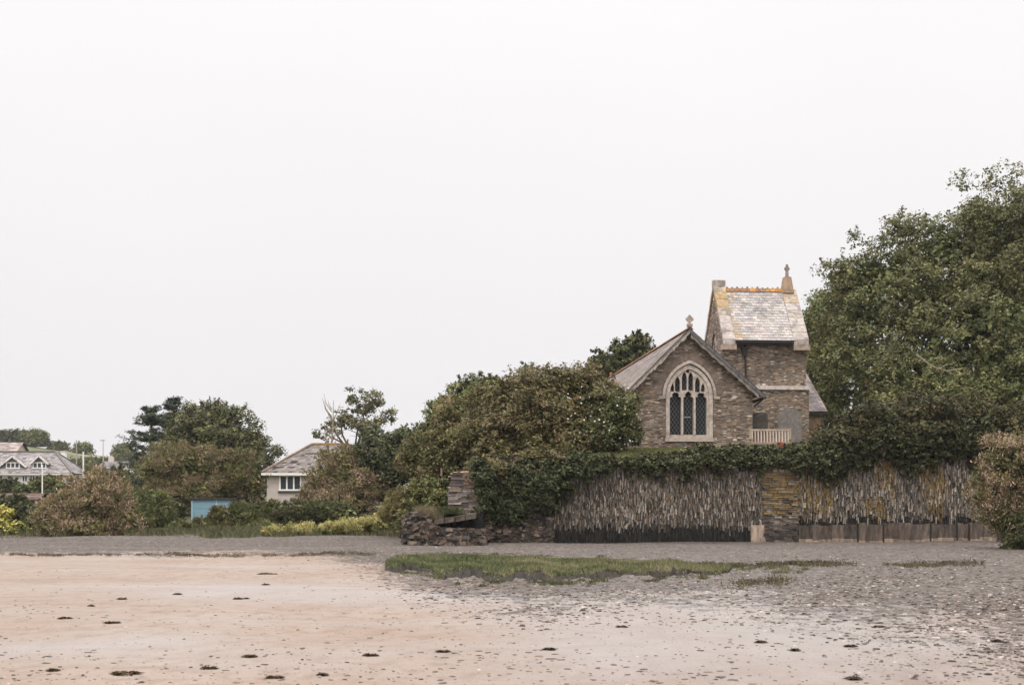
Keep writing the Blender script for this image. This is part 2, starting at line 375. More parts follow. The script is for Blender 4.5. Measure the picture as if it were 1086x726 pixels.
    rr = math_('SUBTRACT', .9, math_('MULTIPLY', math_('MAXIMUM', dmp, mrange(n8, .46, .70, 0, .8)), .5)); l.new(rr, b.inputs['Roughness']); l.new(math_('ADD', math_('MULTIPLY', dmp, math_('SUBTRACT', .3, math_('MULTIPLY', gmask, .3))), .05), b.inputs['Specular IOR Level'])
    n4 = noise(9, 6, .65, (1, .5, 1))
    h = math_('ADD', math_('MULTIPLY', n4, .5), math_('MULTIPLY', math_('MULTIPLY', v.outputs['Distance'], gmask), -1.2))
    h = math_('ADD', h, math_('MULTIPLY', n2, .5))
    bp = n.new('ShaderNodeBump'); bp.inputs['Strength'].default_value = .8; bp.inputs['Distance'].default_value = .05
    l.new(h, bp.inputs['Height']); l.new(bp.outputs[0], b.inputs['Normal'])
    return m
me.materials.append(ground_mat())

# churchyard: the raised lawn held by the sea wall
WX0, WY0, WX1, WY1 = -1.88, 66.0, 23.2, 69.0
WL = math.hypot(WX1 - WX0, WY1 - WY0); UX, UY = (WX1 - WX0) / WL, (WY1 - WY0) / WL
def ws(px): k = (px - CX) / F; return (k * WY0 - WX0) / (UX - k * UY)
def wp(s, off=0, z=0): return Vector((WX0 + s * UX + off * UY, WY0 + s * UY - off * UX, z))    # off > 0 towards the beach
def wz(px, py): s = ws(px); return EYE + (HZ - py) / F * (WY0 + s * UY)
def yard_z(d): return np.interp(d, [0, 1.5, 7, 14, 60], [4.08, 4.25, 4.72, 5.0, 5.3])
mb = MB(); ss = np.concatenate([np.arange(1.2, 34, .7), [40, 60]]); ds = [0.05, .5, 1, 1.5, 2.5, 4, 5.5, 7, 9, 12, 16, 24, 40, 60]
def yp(s, d):
    p = wp(s, -d); p.z = float(yard_z(d)) + .06 * math.sin(s * 1.7 + d) + .05 * math.sin(s * .6 - d * 1.3); return p
LAWN = [lin(96, 98, 58), lin(112, 108, 66), lin(86, 92, 52)]
for i in range(len(ss) - 1):
    for j in range(len(ds) - 1):
        mb.face([yp(ss[i], ds[j]), yp(ss[i + 1], ds[j]), yp(ss[i + 1], ds[j + 1]), yp(ss[i], ds[j + 1])], random.choice(LAWN))
# earth faces below the lawn's edges
for i in range(len(ss) - 1):
    a_, b_ = yp(ss[i], .05), yp(ss[i + 1], .05); mb.face([(a_.x, a_.y, -.3), (b_.x, b_.y, -.3), b_, a_], (.05, .04, .03))
for j in range(len(ds) - 1):
    a_, b_ = yp(ss[0], ds[j]), yp(ss[0], ds[j + 1]); mb.face([(b_.x, b_.y, -.3), (a_.x, a_.y, -.3), a_, b_], (.05, .045, .03))
mb.build('churchyard_lawn', M_TURF)['kind'] = 'structure'
def yardz(x, Y):
    d = -((x - WX0) * UY - (Y - WY0) * UX); return float(yard_z(d))

# ------------------------------------------------------------------ foliage machinery
def B(px, py, rx, ry, Y, dep=None):
    c = P(px, py, Y); k = Y / F; return (c.x, c.y, c.z, rx * k, dep if dep else (rx + ry) * .5 * k, ry * k)
def unit(v): return v / np.maximum(np.linalg.norm(v, axis=-1, keepdims=True), 1e-9)
def scatter(rng, blobs, nc, lo, hi, zmin=None, rough=.28):
    """clump centres near the surface of a union of lumpy ellipsoids, with their outward directions"""
    bl = np.array(blobs); wgt = (bl[:, 3] * bl[:, 5] + bl[:, 4] * bl[:, 5] + bl[:, 3] * bl[:, 4]); pts = []; drs = []; tot = 0; it = 0
    while tot < nc and it < 40:
        it += 1; m = nc * 2
        k = rng.choice(len(bl), m, p=wgt / wgt.sum()); d = unit(rng.normal(size=(m, 3)))
        ph = k[:, None] * 1.7
        nz = np.sin(d[:, 0:1] * 4.1 + ph) * np.sin(d[:, 1:2] * 3.7 + 2 * ph) + .7 * np.sin(d[:, 2:3] * 6.3 + d[:, 0:1] * 5 + ph * 3) + .5 * np.sin(d[:, 0:1] * 11 + d[:, 2:3] * 9 + ph)
        r = (1 + rough * .5 * nz) * rng.uniform(lo, hi, (m, 1)) ** .6
        p = bl[k, :3] + d * r * bl[k, 3:6]
        keep = np.ones(m, bool)
        for b in bl:
            q_ = np.linalg.norm((p - b[:3]) / b[3:6], axis=1); keep &= (q_ > lo * .8) | (rng.random(m) < .12)
        if zmin is not None: keep &= p[:, 2] > zmin
        pts.append(p[keep]); drs.append(unit(d[keep] / bl[k[keep], 3:6])); tot += keep.sum()
    return np.concatenate(pts)[:nc], np.concatenate(drs)[:nc]
def leaves(rng, c, d, per, cr, ln, wd, pal, flat=.8, up=.5, rnd=.9, droop=0, vary=.22, ck=None, cb=None):
    """per leaves round each clump centre; returns quads and colours"""
    n = len(c) * per
    C = np.repeat(c, per, 0); D = np.repeat(d, per, 0)
    off = unit(rng.normal(size=(n, 3))) * rng.random((n, 1)) ** .5 * 1.7
    C = C + off * cr * np.array([1, 1, flat]) * np.repeat(rng.uniform(.6, 1.3, (len(c), 1)), per, 0)
    nrm = unit(D * .7 + np.array([0, 0, up]) + rng.normal(size=(n, 3)) * rnd * .55)
    t = unit(np.cross(nrm, rng.normal(size=(n, 3))));
    if droop: t = unit(t * .8 + (D * .6 + np.array([0, 0, droop])) * 1.2); nrm = unit(np.cross(t, rng.normal(size=(n, 3))))
    b = np.cross(nrm, t)
    s = rng.uniform(.6, 1.35, (n, 1)); l = t * ln * s / 2; w_ = b * wd * s / 2
    bend = nrm * ln * .12 * rng.uniform(-1, 1, (n, 1))
    V = np.stack([C - l, C + w_ + bend, C + l, C - w_ + bend], 1)
    pal = np.array(pal); ck = rng.integers(0, len(pal), len(c)) if ck is None else ck; cb = rng.uniform(.85, 1.15, len(c)) if cb is None else cb
    kc = np.repeat(ck, per); kl = rng.integers(0, len(pal), n)
    use = np.where(rng.random(n) < .55, kc, kl)
    Cc = pal[use] * rng.uniform(1 - vary, 1 + vary, (n, 1)) * np.repeat(cb, per)[:, None]
    return V, Cc
LEAF_GAIN = np.array([2.0, 1.88, 1.48])
def foliage(name, blobs, n, leaf, pal, parent, seed, cr=None, per=16, zmin=None, lo=.7, width=.55, fill=.25, tips=None, tipfrac=0, droop=0, up=.5, rough=.3, mat=None, bough=None, sparse=1.0):
    """leaves on boughs: lumps set on the surface of the crown's lobes, each lump covered by leaf clumps on its upper and outer side"""
    rng = np.random.default_rng(seed); bl = np.array(blobs, float); pal = [np.array(c) * LEAF_GAIN for c in pal]
    mr = float(np.sqrt(bl[:, 3] * bl[:, 5]).mean()); bough = bough or min(max(mr * .36, .22), 1.15)
    cr = cr or min(leaf * 1.25, bough * .4)
    sh = bl.copy(); sh[:, 3:6] = np.maximum(bl[:, 3:6] * .45, bl[:, 3:6] - bough * .62)
    area = (4 * math.pi * (sh[:, 3] * sh[:, 5])).sum(); nb = int(np.clip(area * .62 * sparse / bough ** 2, 10, 900))
    bc, bd = scatter(rng, sh, nb, lo, 1.0, zmin, rough)
    k = max(3, n // (per * len(bc)))
    br = np.repeat(bough * rng.uniform(.55, 1.3, (len(bc), 1)), k, 0); C = np.repeat(bc, k, 0); D = np.repeat(bd, k, 0)
    d = unit(rng.normal(size=C.shape)); ax = unit(D * .8 + np.array([0, 0, .55])); dt = (d * ax).sum(1, keepdims=True)
    d = np.where(dt < -.25, d - 2 * dt * ax, d)
    c = C + d * br * np.array([1, 1, .72]) * rng.uniform(.65, 1.08, (len(C), 1))
    ck = np.where(rng.random(len(c)) < .7, np.repeat(rng.integers(0, len(pal), len(bc)), k), rng.integers(0, len(pal), len(c)))
    cb = np.repeat(rng.uniform(.62, 1.28, len(bc)), k) * rng.uniform(.88, 1.12, len(c))
    kt = np.repeat(rng.random(len(bc)) < tipfrac, k) & (rng.random(len(c)) < .85) | (rng.random(len(c)) < tipfrac * .25)
    if zmin is not None:
        q = c[:, 2] > zmin - .02; c, d, ck, cb, kt = c[q], d[q], ck[q], cb[q], kt[q]
    V, Cc = leaves(rng, c, d, per, cr, leaf, leaf * width, pal, droop=droop, up=up, ck=ck, cb=cb)
    if tips is not None:             # flower plumes or young growth on some sprays
        tp = np.array(tips); sel = np.repeat(kt, per) & (rng.random(len(Cc)) < .72)
        Cc[sel] = tp[rng.integers(0, len(tp), sel.sum())] * rng.uniform(.75, 1.25, (sel.sum(), 1))
    ns = int(len(bc) * .9)           # shoots that stand out of the outline
    if ns and fill > 0:
        q = rng.integers(0, len(bc), ns); o_ = unit(bd[q] * .9 + np.array([0, 0, .7]) + rng.normal(size=(ns, 3)) * .45); f = np.linspace(.55, 1.0, 5)
        ln_ = bough * rng.uniform(.85, 1.4, (ns, 1, 1)); pc = (bc[q][:, None] + o_[:, None] * f[None, :, None] * ln_).reshape(-1, 3); pd = np.repeat(o_, 5, 0)
        if zmin is not None: g_ = pc[:, 2] > zmin; pc, pd = pc[g_], pd[g_]
        if len(pc):
            V3, C3 = leaves(rng, pc, pd, max(3, int(per * .4)), min(cr * .5, bough * .12), leaf * .95, leaf * width, pal if tips is None or rng.random() < .4 else list(pal) + [np.array(t) for t in tips], droop=droop, up=up)
            V = np.concatenate([V, V3]); Cc = np.concatenate([Cc, C3])
    nf = int(n * fill / 12)
    if nf > 0:
        c2, d2 = scatter(rng, sh, nf, .12, .8, zmin, .05)
        V2, C2 = leaves(rng, c2, d2, 12, cr * 1.3, leaf * 1.7, leaf * 1.1, pal)
        V = np.concatenate([V, V2]); Cc = np.concatenate([Cc, C2])
    if zmin is not None: V[:, :, 2] = np.maximum(V[:, :, 2], zmin - .05)
    return quads_object(name, V, Cc, mat or M_LEAF, parent)
BARK = lin(92, 80, 70); BARK2 = lin(120, 104, 90)
def limbs(mb, base, targets, r, rng, col=BARK, fork=.35, sub=0):
    """a tapered trunk from base that forks to the crown's lobes, with bent limbs and twigs"""
    base = Vector(base); tg = [Vector(t[:3]) for t in targets]; cen = sum(tg, Vector()) / len(tg)
    h = base.lerp(cen, fork); h = base + (h - base) + Vector((rng.uniform(-.1, .1), rng.uniform(-.1, .1), 0)) * (h - base).length * .3
    mb.tube([base - Vector((0, 0, .25)), base + Vector((0, 0, .15)), base.lerp(h, .5), h], [r * 1.5, r * 1.12, r * .9, r * .75], col, 8)
    for t, tb in zip(tg, targets):
        m = h.lerp(t, .5) + Vector((rng.uniform(-1, 1), rng.uniform(-1, 1), rng.uniform(.2, 1))) * (t - h).length * .12
        e = t + (t - m) * .12
        mb.tube([h - (m - h) * .05, m, t, e], [r * .55, r * .4, r * .22, r * .06], col, 6)
        for _ in range(sub):
            f = rng.uniform(.2, 1); a_ = m.lerp(t, f)
            v_ = Vector((rng.normal() * tb[3], rng.normal() * tb[4], abs(rng.normal()) * tb[5])) * .5
            k = a_ + v_ * .5 + Vector((0, 0, .1 * v_.length)); mb.tube([a_, k, a_ + v_], [r * .18, r * .11, r * .03], col, 5)
def tree(name, px, Y, blobs, n, leaf, pal, label, seed, cat='tree', group=None, z0=None, r=.25, stem='trunk', crown='crown', nl=6, sub=2, col=BARK, fork=.35, **kw):
    x = (px - CX) / F * Y
    z = gz(x, Y) if z0 is None else z0
    root = thing(name, (x, Y, z), label, cat, group)
    rng = np.random.default_rng(seed + 500); m = MB()
    tb = sorted(blobs, key=lambda b: -b[3] * b[5])[:nl]
    limbs(m, (x, Y, z), tb, r, rng, col, fork, sub); m.build(stem, M_BARK, root)
    foliage(crown, blobs, n, leaf, pal, root, seed, zmin=kw.pop('zmin', z + .02), **kw)
    return root
def shrub(name, px, Y, blobs, n, leaf, pal, label, seed, group=None, cat='shrub', r=.07, **kw):
    return tree(name, px, Y, blobs, n, leaf, pal, label, seed, cat, group, r=r, stem='stem', crown='foliage', **kw)

G_DARK = [(.029, .033, .020), (.042, .046, .026), (.055, .059, .033), (.036, .039, .025)]
G_MID = [(.052, .062, .028), (.072, .080, .038), (.092, .098, .050), (.045, .052, .026)]
G_SYC = [(.040, .050, .024), (.058, .067, .032), (.080, .084, .042), (.105, .102, .055), (.048, .058, .030)]
G_OLIVE = [(.062, .060, .032), (.074, .066, .034), (.050, .053, .028), (.090, .072, .040), (.042, .046, .025)]
G_BROWN = [(.115, .082, .042), (.135, .092, .050), (.090, .074, .038), (.075, .068, .034)]
G_TAM = [(.092, .084, .044), (.110, .094, .054), (.072, .074, .038), (.050, .056, .030)]
PLUME = [(.42, .30, .205), (.36, .25, .165), (.48, .37, .27), (.30, .21, .135)]
G_YEL = [(.34, .29, .085), (.28, .26, .09), (.19, .20, .075), (.12, .14, .05)]
G_IVY = [(.030, .035, .021), (.042, .048, .027), (.058, .064, .036), (.085, .088, .055), (.035, .038, .025)]
# ================================================================== church
CR_O = Vector((9.18, 74.0, 4.6)); CR_A = math.atan2(.0797, .9968)
RX, RY = math.cos(CR_A), math.sin(CR_A); AX, AY = -RY, RX
def FP(px, py, yl=0.0):          # photo point -> church-local (x, z) on the plane y = yl
    k = (px - CX) / F
    x = (k * (CR_O.y + yl * AY) - CR_O.x - yl * AX) / (RX - k * RY)
    Y = CR_O.y + x * RY + yl * AY
    return x, EYE + (HZ - py) / F * Y - CR_O.z
church = thing('church', CR_O, 'old slate stone church with saddleback tower and pointed east window above the sea wall', 'church', rz=CR_A)
def arch(xl, xr, zs, zap, n=10):
    a = (xr - xl) / 2; h = zap - zs; r = (a * a + h * h) / (2 * a); xc = (xl + xr) / 2; t1 = math.atan2(h, xc - (xl + r)); 
    t1 = t1 if t1 > 0 else t1 + math.pi
    left = [(xl + r + r * math.cos(math.pi + (t1 - math.pi) * k / n), zs + r * math.sin(math.pi + (t1 - math.pi) * k / n)) for k in range(n + 1)]
    return left + [(xl + xr - x, z) for x, z in reversed(left[:-1])]
def light(xl, xr, zb, zs, zap, cusp=True):   # window light with a cusped head
    w_ = xr - xl; h = zap - zs
    hd = arch(xl, xr, zs, zap, 8)
    if cusp:
        hd = [(xl, zs), (xl + .03 * w_, zs + .22 * h), (xl + .25 * w_, zs + .36 * h), (xl + .17 * w_, zs + .55 * h), (xl + .30 * w_, zs + .78 * h), (xl + .5 * w_, zap)]
        hd = hd + [(xl + xr - x, z) for x, z in reversed(hd[:-1])]
    return [(xl, zb)] + hd + [(xr, zb)]
Z4 = lambda x, y: FP(690 + x / 5.584, 350 + y / 5.584)
STC = lin(156, 143, 132); STC2 = lin(150, 136, 125); GREYB = lin(92, 90, 90); LICH = lin(150, 122, 74); ORG = lin(142, 108, 82)
# --- chancel walls, with the window opening cut through the front
xl = FP(667, 440)[0]; xr = FP(798, 440)[0]; zl = FP(664, 415)[1]; zr = FP(808, 418)[1]; zap = FP(730, 349)[1]
sl_l = (zap - zl) / (0 - FP(664, 415)[0]); sl_r = (zap - zr) / (FP(808, 418)[0])
TH = .22
zwl = zap + xl * sl_l - TH; zwr = zap - xr * sl_r - TH
JL, _ = Z4(88, 500); JR, _ = Z4(370, 500); zs = Z4(0, 390)[1]; zb = Z4(0, 640)[1]; za = Z4(228, 201)[1]
hole = [(JL, zb)] + arch(JL, JR, zs, za, 14) + [(JR, zb)]
NAVE = 27.0
me = curve_mesh([[(xl, -.4), (xr, -.4), (xr, zwr), (0, zap - TH), (xl, zwl)], hole], .6)
m = MB(); m.merge_mesh(me, STC, Matrix.Translation((0, .3, 0)))
m.box(xl, xl + .6, .603, NAVE - .6, -.4, zwl - .02, STC); m.box(xr - .6, xr, .603, NAVE - .6, -.4, zwr - .02, STC)
m.prism([(xl, -.4), (xr, -.4), (xr, zwr), (0, zap - TH), (xl, zwl)], NAVE - .597, NAVE, STC)
m.build('chancel_wall', M_RUBBLE, church, False)
# --- east window
win = None
C4 = lambda x0, x1, yb, ys, ya, c=True: light(Z4(x0, 0)[0], Z4(x1, 0)[0], Z4(0, yb)[1], Z4(0, ys)[1], Z4(0, ya)[1], c)
e = .004
frame_out = [(JL + e, zb + e)] + arch(JL + e, JR - e, zs, za - e, 14) + [(JR - e, zb + e)]
holes = [C4(115, 183, 618, 408, 358), C4(192, 255, 618, 408, 358), C4(266, 333, 618, 408, 358),
         C4(145, 176, 364, 312, 274, False), C4(186, 216, 354, 285, 246, False), C4(224, 254, 354, 285, 246, False), C4(264, 294, 364, 312, 276, False),
         C4(119, 140, 362, 342, 312, False), C4(300, 322, 362, 342, 312, False), C4(212, 229, 250, 242, 226, False)]
me = curve_mesh([frame_out] + holes, .32)
m = MB(); m.merge_mesh(me, lin(172, 159, 148), Matrix.Translation((0, .2, 0)))
# moulded inner order set back inside the jambs
win = m.build('window_tracery', M_DRESSED, church, False)
m = MB(); zi = Z4(0, 616)[1]
for x0, x1 in ((181, 194), (253, 268)):
    c_ = (Z4(x0, 0)[0] + Z4(x1, 0)[0]) / 2; m.box(c_ - .05, c_ + .05, -.02, .035, zi, Z4(0, 400)[1], lin(178, 166, 156))
m.build('mullion', M_DRESSED, win, False)
m = MB(); ra = arch(JL + .02, JR - .02, zs, za - .03, 20); rb = arch(JL + .2, JR - .2, zs, za - .24, 20)
pa = [(JL + .02, zb + .02)] + ra + [(JR - .02, zb + .02)]; pb = [(JL + .2, zb + .02)] + rb + [(JR - .2, zb + .02)]
for k in range(len(pa) - 1):
    (x0, z0), (x1, z1), (x2, z2), (x3, z3) = pa[k], pa[k + 1], pb[k + 1], pb[k]
    cs = jit(lin(176, 163, 152), .12)
    m.hexa([(x0, -.03, z0), (x3, -.03, z3), (x3, .036, z3), (x0, .036, z0), (x1, -.03, z1), (x2, -.03, z2), (x2, .036, z2), (x1, .036, z1)], cs)
m.build('window_surround', M_DRESSED, win, False)
m = MB(); m.prism([(JL + .05, zb + .05)] + arch(JL + .05, JR - .05, zs, za - .05) + [(JR - .05, zb + .05)], .30, .34, STC)
m.build('leaded_glass', M_LATTICE, win, False)
m = MB(); zt = Z4(0, 512)[1]; m.box(Z4(203, 0)[0], Z4(244, 0)[0], .27, .297, zt - .02, zt + .03, lin(150, 150, 150)); m.build('window_bar', M_METAL, win, False)
m = MB(); m.box(JL - .02, JR + .02, -.08, .3, zb - .16, zb, lin(168, 154, 142)); m.build('window_sill', M_DRESSED, win, False)
m = MB(); ha = arch(JL - .02, JR + .02, zs, za + .04, 22); hb = arch(JL - .16, JR + .16, zs, za + .20, 22)
for k in range(len(ha) - 1):
    (x0, z0), (x1, z1), (x2, z2), (x3, z3) = ha[k], ha[k + 1], hb[k + 1], hb[k]
    m.hexa([(x0, -.12, z0), (x3, -.08, z3), (x3, .01, z3), (x0, .01, z0), (x1, -.12, z1), (x2, -.08, z2), (x2, .01, z2), (x1, .01, z1)], jit(lin(162, 149, 138), .12))
m.box(JL - .34, JL - .02, -.12, .01, zs - .14, zs - .002, STC); m.box(JR + .02, JR + .34, -.12, .01, zs - .14, zs - .002, STC)
m.build('hood_mould', M_DRESSED, win, False)
m = MB(); n_ = 46; ia = arch(JL - .19, JR + .19, zs + .1, za + .24, n_ // 2); ib = arch(JL - .5, JR + .5, zs + .1, za + .58, n_ // 2)
for k in range(len(ia) - 1):
    (x0, z0), (x1, z1), (x2, z2), (x3, z3) = ia[k], ia[k + 1], ib[k + 1], ib[k]
    g_ = random.uniform(.04, .12); pr = -random.uniform(.005, .03)
    lerp = lambda a_, b_, t: a_ + (b_ - a_) * t
    x1, z1, x2, z2 = lerp(x1, x0, g_), lerp(z1, z0, g_), lerp(x2, x3, g_), lerp(z2, z3, g_)
    m.hexa([(x0, pr, z0), (x3, pr, z3), (x3, .01, z3), (x0, .01, z0), (x1, pr, z1), (x2, pr, z2), (x2, .01, z2), (x1, .01, z1)], jit(lin(116, 102, 92), .25))
m.build('relieving_arch', M_STONE, church, False)

# --- slated roofs, slate by slate
def slates(m, e0, e1, r0, r1, rows, wd, pal, th=.018, gap=.012, special=None):
    e0, e1, r0, r1 = map(Vector, (e0, e1, r0, r1)); nrm = (e1 - e0).cross(r0 - e0)
    if nrm.length < 1e-6: nrm = (e1 - e0).cross(r1 - e0)
    nrm.normalize()
    if nrm.z < 0: nrm = -nrm
    m.face([e0 - nrm * .01, e1 - nrm * .01, r1 - nrm * .01, r0 - nrm * .01], mulc(pal[0], .3))
    for i in range(rows):
        t0 = i / rows; t1 = min(1, (i + 1.12) / rows)
        a0, b0, a1, b1 = e0.lerp(r0, t0), e1.lerp(r1, t0), e0.lerp(r0, t1), e1.lerp(r1, t1)
        Lb = (b0 - a0).length; k = max(1, round(Lb / wd)); offs = .5 if i % 2 else 0
        ed = [0] + [min(1, (j + offs) / k) for j in range(1 - (1 if offs else 0), k + 1)]; ed = sorted(set(ed + [1]))
        for j in range(len(ed) - 1):
            if ed[j + 1] - ed[j] < 1e-4: continue
            g_ = gap / max(Lb, .2); u0, u1 = ed[j] + g_ * .5, ed[j + 1] - g_ * .5
            if u1 <= u0: continue
            ex = random.uniform(.6, 1.5) * th
            p0, p1, p2, p3 = a0.lerp(b0, u0) + nrm * ex, a0.lerp(b0, u1) + nrm * ex, a1.lerp(b1, u1) + nrm * .004, a1.lerp(b1, u0) + nrm * .004
            c = jit(random.choice(pal), .1)
            if special: c = special(p0, c)
            m.face([p0, p1, p2, p3], c); m.face([p0 - nrm * ex * .95, p1 - nrm * ex * .95, p1, p0], mulc(c, .8))
SL_OLD = [lin(134, 124, 118), lin(120, 112, 108), lin(146, 134, 127), lin(110, 100, 95), lin(138, 122, 108)]
SL_PALE = [lin(164, 157, 152), lin(158, 151, 147), lin(170, 163, 157), lin(150, 144, 140), lin(164, 154, 145), lin(136, 130, 127)]
xel, xer = FP(662, 416)[0], FP(809, 419)[0]; zel, zer = zap + xel * sl_l, zap - xer * sl_r
m = MB(); YF = -.38
slates(m, (xel, NAVE + .2, zel), (xel, YF, zel), (0, NAVE + .2, zap), (0, YF, zap), 20, .32, SL_OLD)
slates(m, (xer, YF, zer), (xer, NAVE + .2, zer), (0, YF, zap), (0, NAVE + .2, zap), 20, .32, SL_OLD)
roof = m.build('chancel_roof', M_SLATE, church, False)
m = MB(); y = YF - .02
while y < NAVE + .2:
    c = jit(random.choice([ORG, lin(144, 96, 66), lin(150, 116, 90)]), .15)
    m.prism([(-.17, zap - .07), (0, zap + .02), (.17, zap - .07), (.19, zap - .04), (.02, zap + .10), (-.02, zap + .10), (-.19, zap - .04)], y, y + .43, c); y += .45
m.box(-.08, .08, NAVE - .1, NAVE + .15, zap + .05, zap + .36, lin(150, 96, 66))
m.build('ridge_tiles', M_COPE, roof, False)
# slate-hung verge boards with ragged stone edges under them
m = MB()
def rake(x0, x1, sl, depth, drop, y0, y1, col, n, jag=0, side=1):
    for k in range(n):
        a_, b_ = x0 + (x1 - x0) * k / n, x0 + (x1 - x0) * (k + 1) / n; b_ -= (b_ - a_) * .04
        za_, zb_ = zap - abs(a_) * sl - drop, zap - abs(b_) * sl - drop; d = depth + random.uniform(-jag, jag)
        yj = random.uniform(-.02, .02) if jag else 0
        m.hexa([(a_, y0 + yj, za_ - d), (b_, y0 + yj, zb_ - d), (b_, y1, zb_ - d), (a_, y1, za_ - d), (a_, y0 + yj, za_), (b_, y0 + yj, zb_), (b_, y1, zb_), (a_, y1, za_)], jit(col, .12))
rake(0, xer - .02, sl_r, .21, .025, YF - .03, YF + .06, GREYB, 9)
m.build('verge_board', M_COPE, roof, False)
m = MB(); rake(.05, xer - .3, sl_r, .19, .24, YF + .0, YF + .25, lin(122, 113, 106), 30, .05)
rake(0, xel + .02, sl_l, .10, .028, YF - .02, YF + .2, lin(112, 104, 98), 16, .02); rake(0, xel + .02, sl_l, .17, .13, YF - .015, YF + .3, lin(156, 146, 136), 34, .055)
m.build('verge_stones', M_COPE, roof, False)
m = MB(); zz = zap + .08
m.box(-.13, .13, -.45, -.15, zz, zz + .16, STC2); m.box(-.05, .05, -.34, -.24, zz + .16, zz + .62, STC2); m.box(-.20, .20, -.335, -.245, zz + .34, zz + .46, STC2)
for k in range(10):
    t = 2 * math.pi * k / 10; t2 = 2 * math.pi * (k + 1) / 10
    m.bar((.15 * math.cos(t), -.29, zz + .40 + .15 * math.sin(t)), (.15 * math.cos(t2), -.29, zz + .40 + .15 * math.sin(t2)), .06, .05, STC2)
m.build('gable_cross', M_COPE, roof, False)
m = MB(); m.tube([(xer + .04, -.3, zer - .16), (xer + .04, 5, zer - .2)], [.07, .07], lin(38, 36, 36), 8); m.tube([(xer - .02, -.12, zer - .2), (xer - .35, -.05, zer - .5), (xer - .5, -.04, zer - .62)], [.045, .045, .045], lin(38, 36, 36), 6)
m.build('gutter', M_METAL, church, False)

# --- tower
TY0, TD = 6.0, 4.75; TY1 = TY0 + TD; TYM = TY0 + TD / 2
tl, _ = FP(767, 380, TY0); tr, _ = FP(855, 380, TY0); zE = FP(800, 362, TY0)[1]; zR = FP(800, 308, TYM)[1]
m = MB(); T6 = .6
zP = zR - .15
byl = TYM; bwin = [(byl - .62, zE - 1.6)] + arch(byl - .62, byl + .62, zE - .15, zE + .75) + [(byl + .62, zE - 1.6)]
me = curve_mesh([[(TY0, -.4), (TY1, -.4), (TY1, zE), (TYM, zP), (TY0, zE)], bwin], T6)
MX = Matrix(((0, 1, 0, tl + T6 / 2), (1, 0, 0, 0), (0, 0, 1, 0), (0, 0, 0, 1)))
m.merge_mesh(me, STC, MX)
me2 = curve_mesh([[(TY0, -.4), (TY1, -.4), (TY1, zE), (TYM, zP), (TY0, zE)]], T6)
m.merge_mesh(me2, STC, Matrix(((0, 1, 0, tr - T6 / 2), (1, 0, 0, 0), (0, 0, 1, 0), (0, 0, 0, 1))))
m.box(tl + T6 + .002, tr - T6 - .002, TY0, TY0 + .6, -.4, zE, STC); m.box(tl + T6 + .002, tr - T6 - .002, TY1 - .6, TY1, -.4, zE, STC)
zS = FP(820, 411, TY0)[1]
m.box(tl - .02, tr + .12, TY0 - .14, TY0 - .003, -.4, zS - .12, STC)
tw = m.build('tower_wall', M_RUBBLE2, church, False)
m = MB(); x = tl - .05
while x < tr + .15:
    x2 = min(x + random.uniform(.5, .9), tr + .18); m.box(x, x2 - .012, TY0 - .24, TY0 - .004, zS - .12, zS + .10, jit(lin(176, 168, 160), .1)); x = x2
m.build('string_course', M_COPE, tw, False)
bz = MB(); fa = [(byl - .62, zE - 1.59)] + arch(byl - .615, byl + .615, zE - .15, zE + .745) + [(byl + .615, zE - 1.59)]
me = curve_mesh([[(x_ * 1 + 0, z_) for x_, z_ in fa], light(byl - .46, byl - .05, zE - 1.55, zE - .15, zE + .35, False), light(byl + .05, byl + .46, zE - 1.55, zE - .15, zE + .35, False)], .3)
bz.merge_mesh(me, lin(158, 144, 134), Matrix(((0, 1, 0, tl + .25), (1, 0, 0, 0), (0, 0, 1, 0), (0, 0, 0, 1))))
bw = bz.build('belfry_window', M_DRESSED, church, False)
m = MB()
for k in range(9):
    z_ = zE - 1.5 + k * .24; m.hexa([(tl + .12, byl - .5, z_), (tl + .12, byl + .5, z_), (tl + .38, byl + .5, z_ + .2), (tl + .38, byl - .5, z_ + .2), (tl + .12, byl - .5, z_ + .03), (tl + .12, byl + .5, z_ + .03), (tl + .38, byl + .5, z_ + .23), (tl + .38, byl - .5, z_ + .23)], lin(72, 68, 68))
m.build('louvre', M_WOOD, bw, False)
CWL, CWR = .62, .78; EY = TY0 - .32; zEv = zE + .03
def lich(p, c): return mixc(c, LICH, .5) if (p.x < tl + 1.3 and random.random() < .45 * (1 - (p.x - tl - .5) / .9)) else c
m = MB(); slates(m, (tl + CWL - .1, EY, zEv), (tr - CWR + .1, EY, zEv), (tl + CWL - .1, TYM, zR), (tr - CWR + .1, TYM, zR), 19, .27, SL_PALE, special=lich, th=.022)
slates(m, (tl + CWL - .1, 2 * TYM - EY, zEv), (tr - CWR + .1, 2 * TYM - EY, zEv), (tl + CWL - .1, TYM, zR), (tr - CWR + .1, TYM, zR), 19, .27, SL_PALE)
troof = m.build('tower_roof', M_SLATE, church, False)
m = MB(); x = tl + CWL
while x < tr - CWR:
    c = jit(random.choice([ORG, LICH, lin(168, 120, 70)]), .15)
    m.hexa([(x, TYM - .15, zR - .08), (x + .29, TYM - .15, zR - .08), (x + .29, TYM + .15, zR - .08), (x, TYM + .15, zR - .08), (x, TYM - .05, zR + .12), (x + .29, TYM - .05, zR + .12), (x + .29, TYM + .05, zR + .12), (x, TYM + .05, zR + .12)], c)
    m.box(x + .1, x + .2, TYM - .04, TYM + .04, zR + .12, zR + .12 + random.uniform(.05, .10), c); x += .3
m.build('ridge_tiles', M_COPE, troof, False)
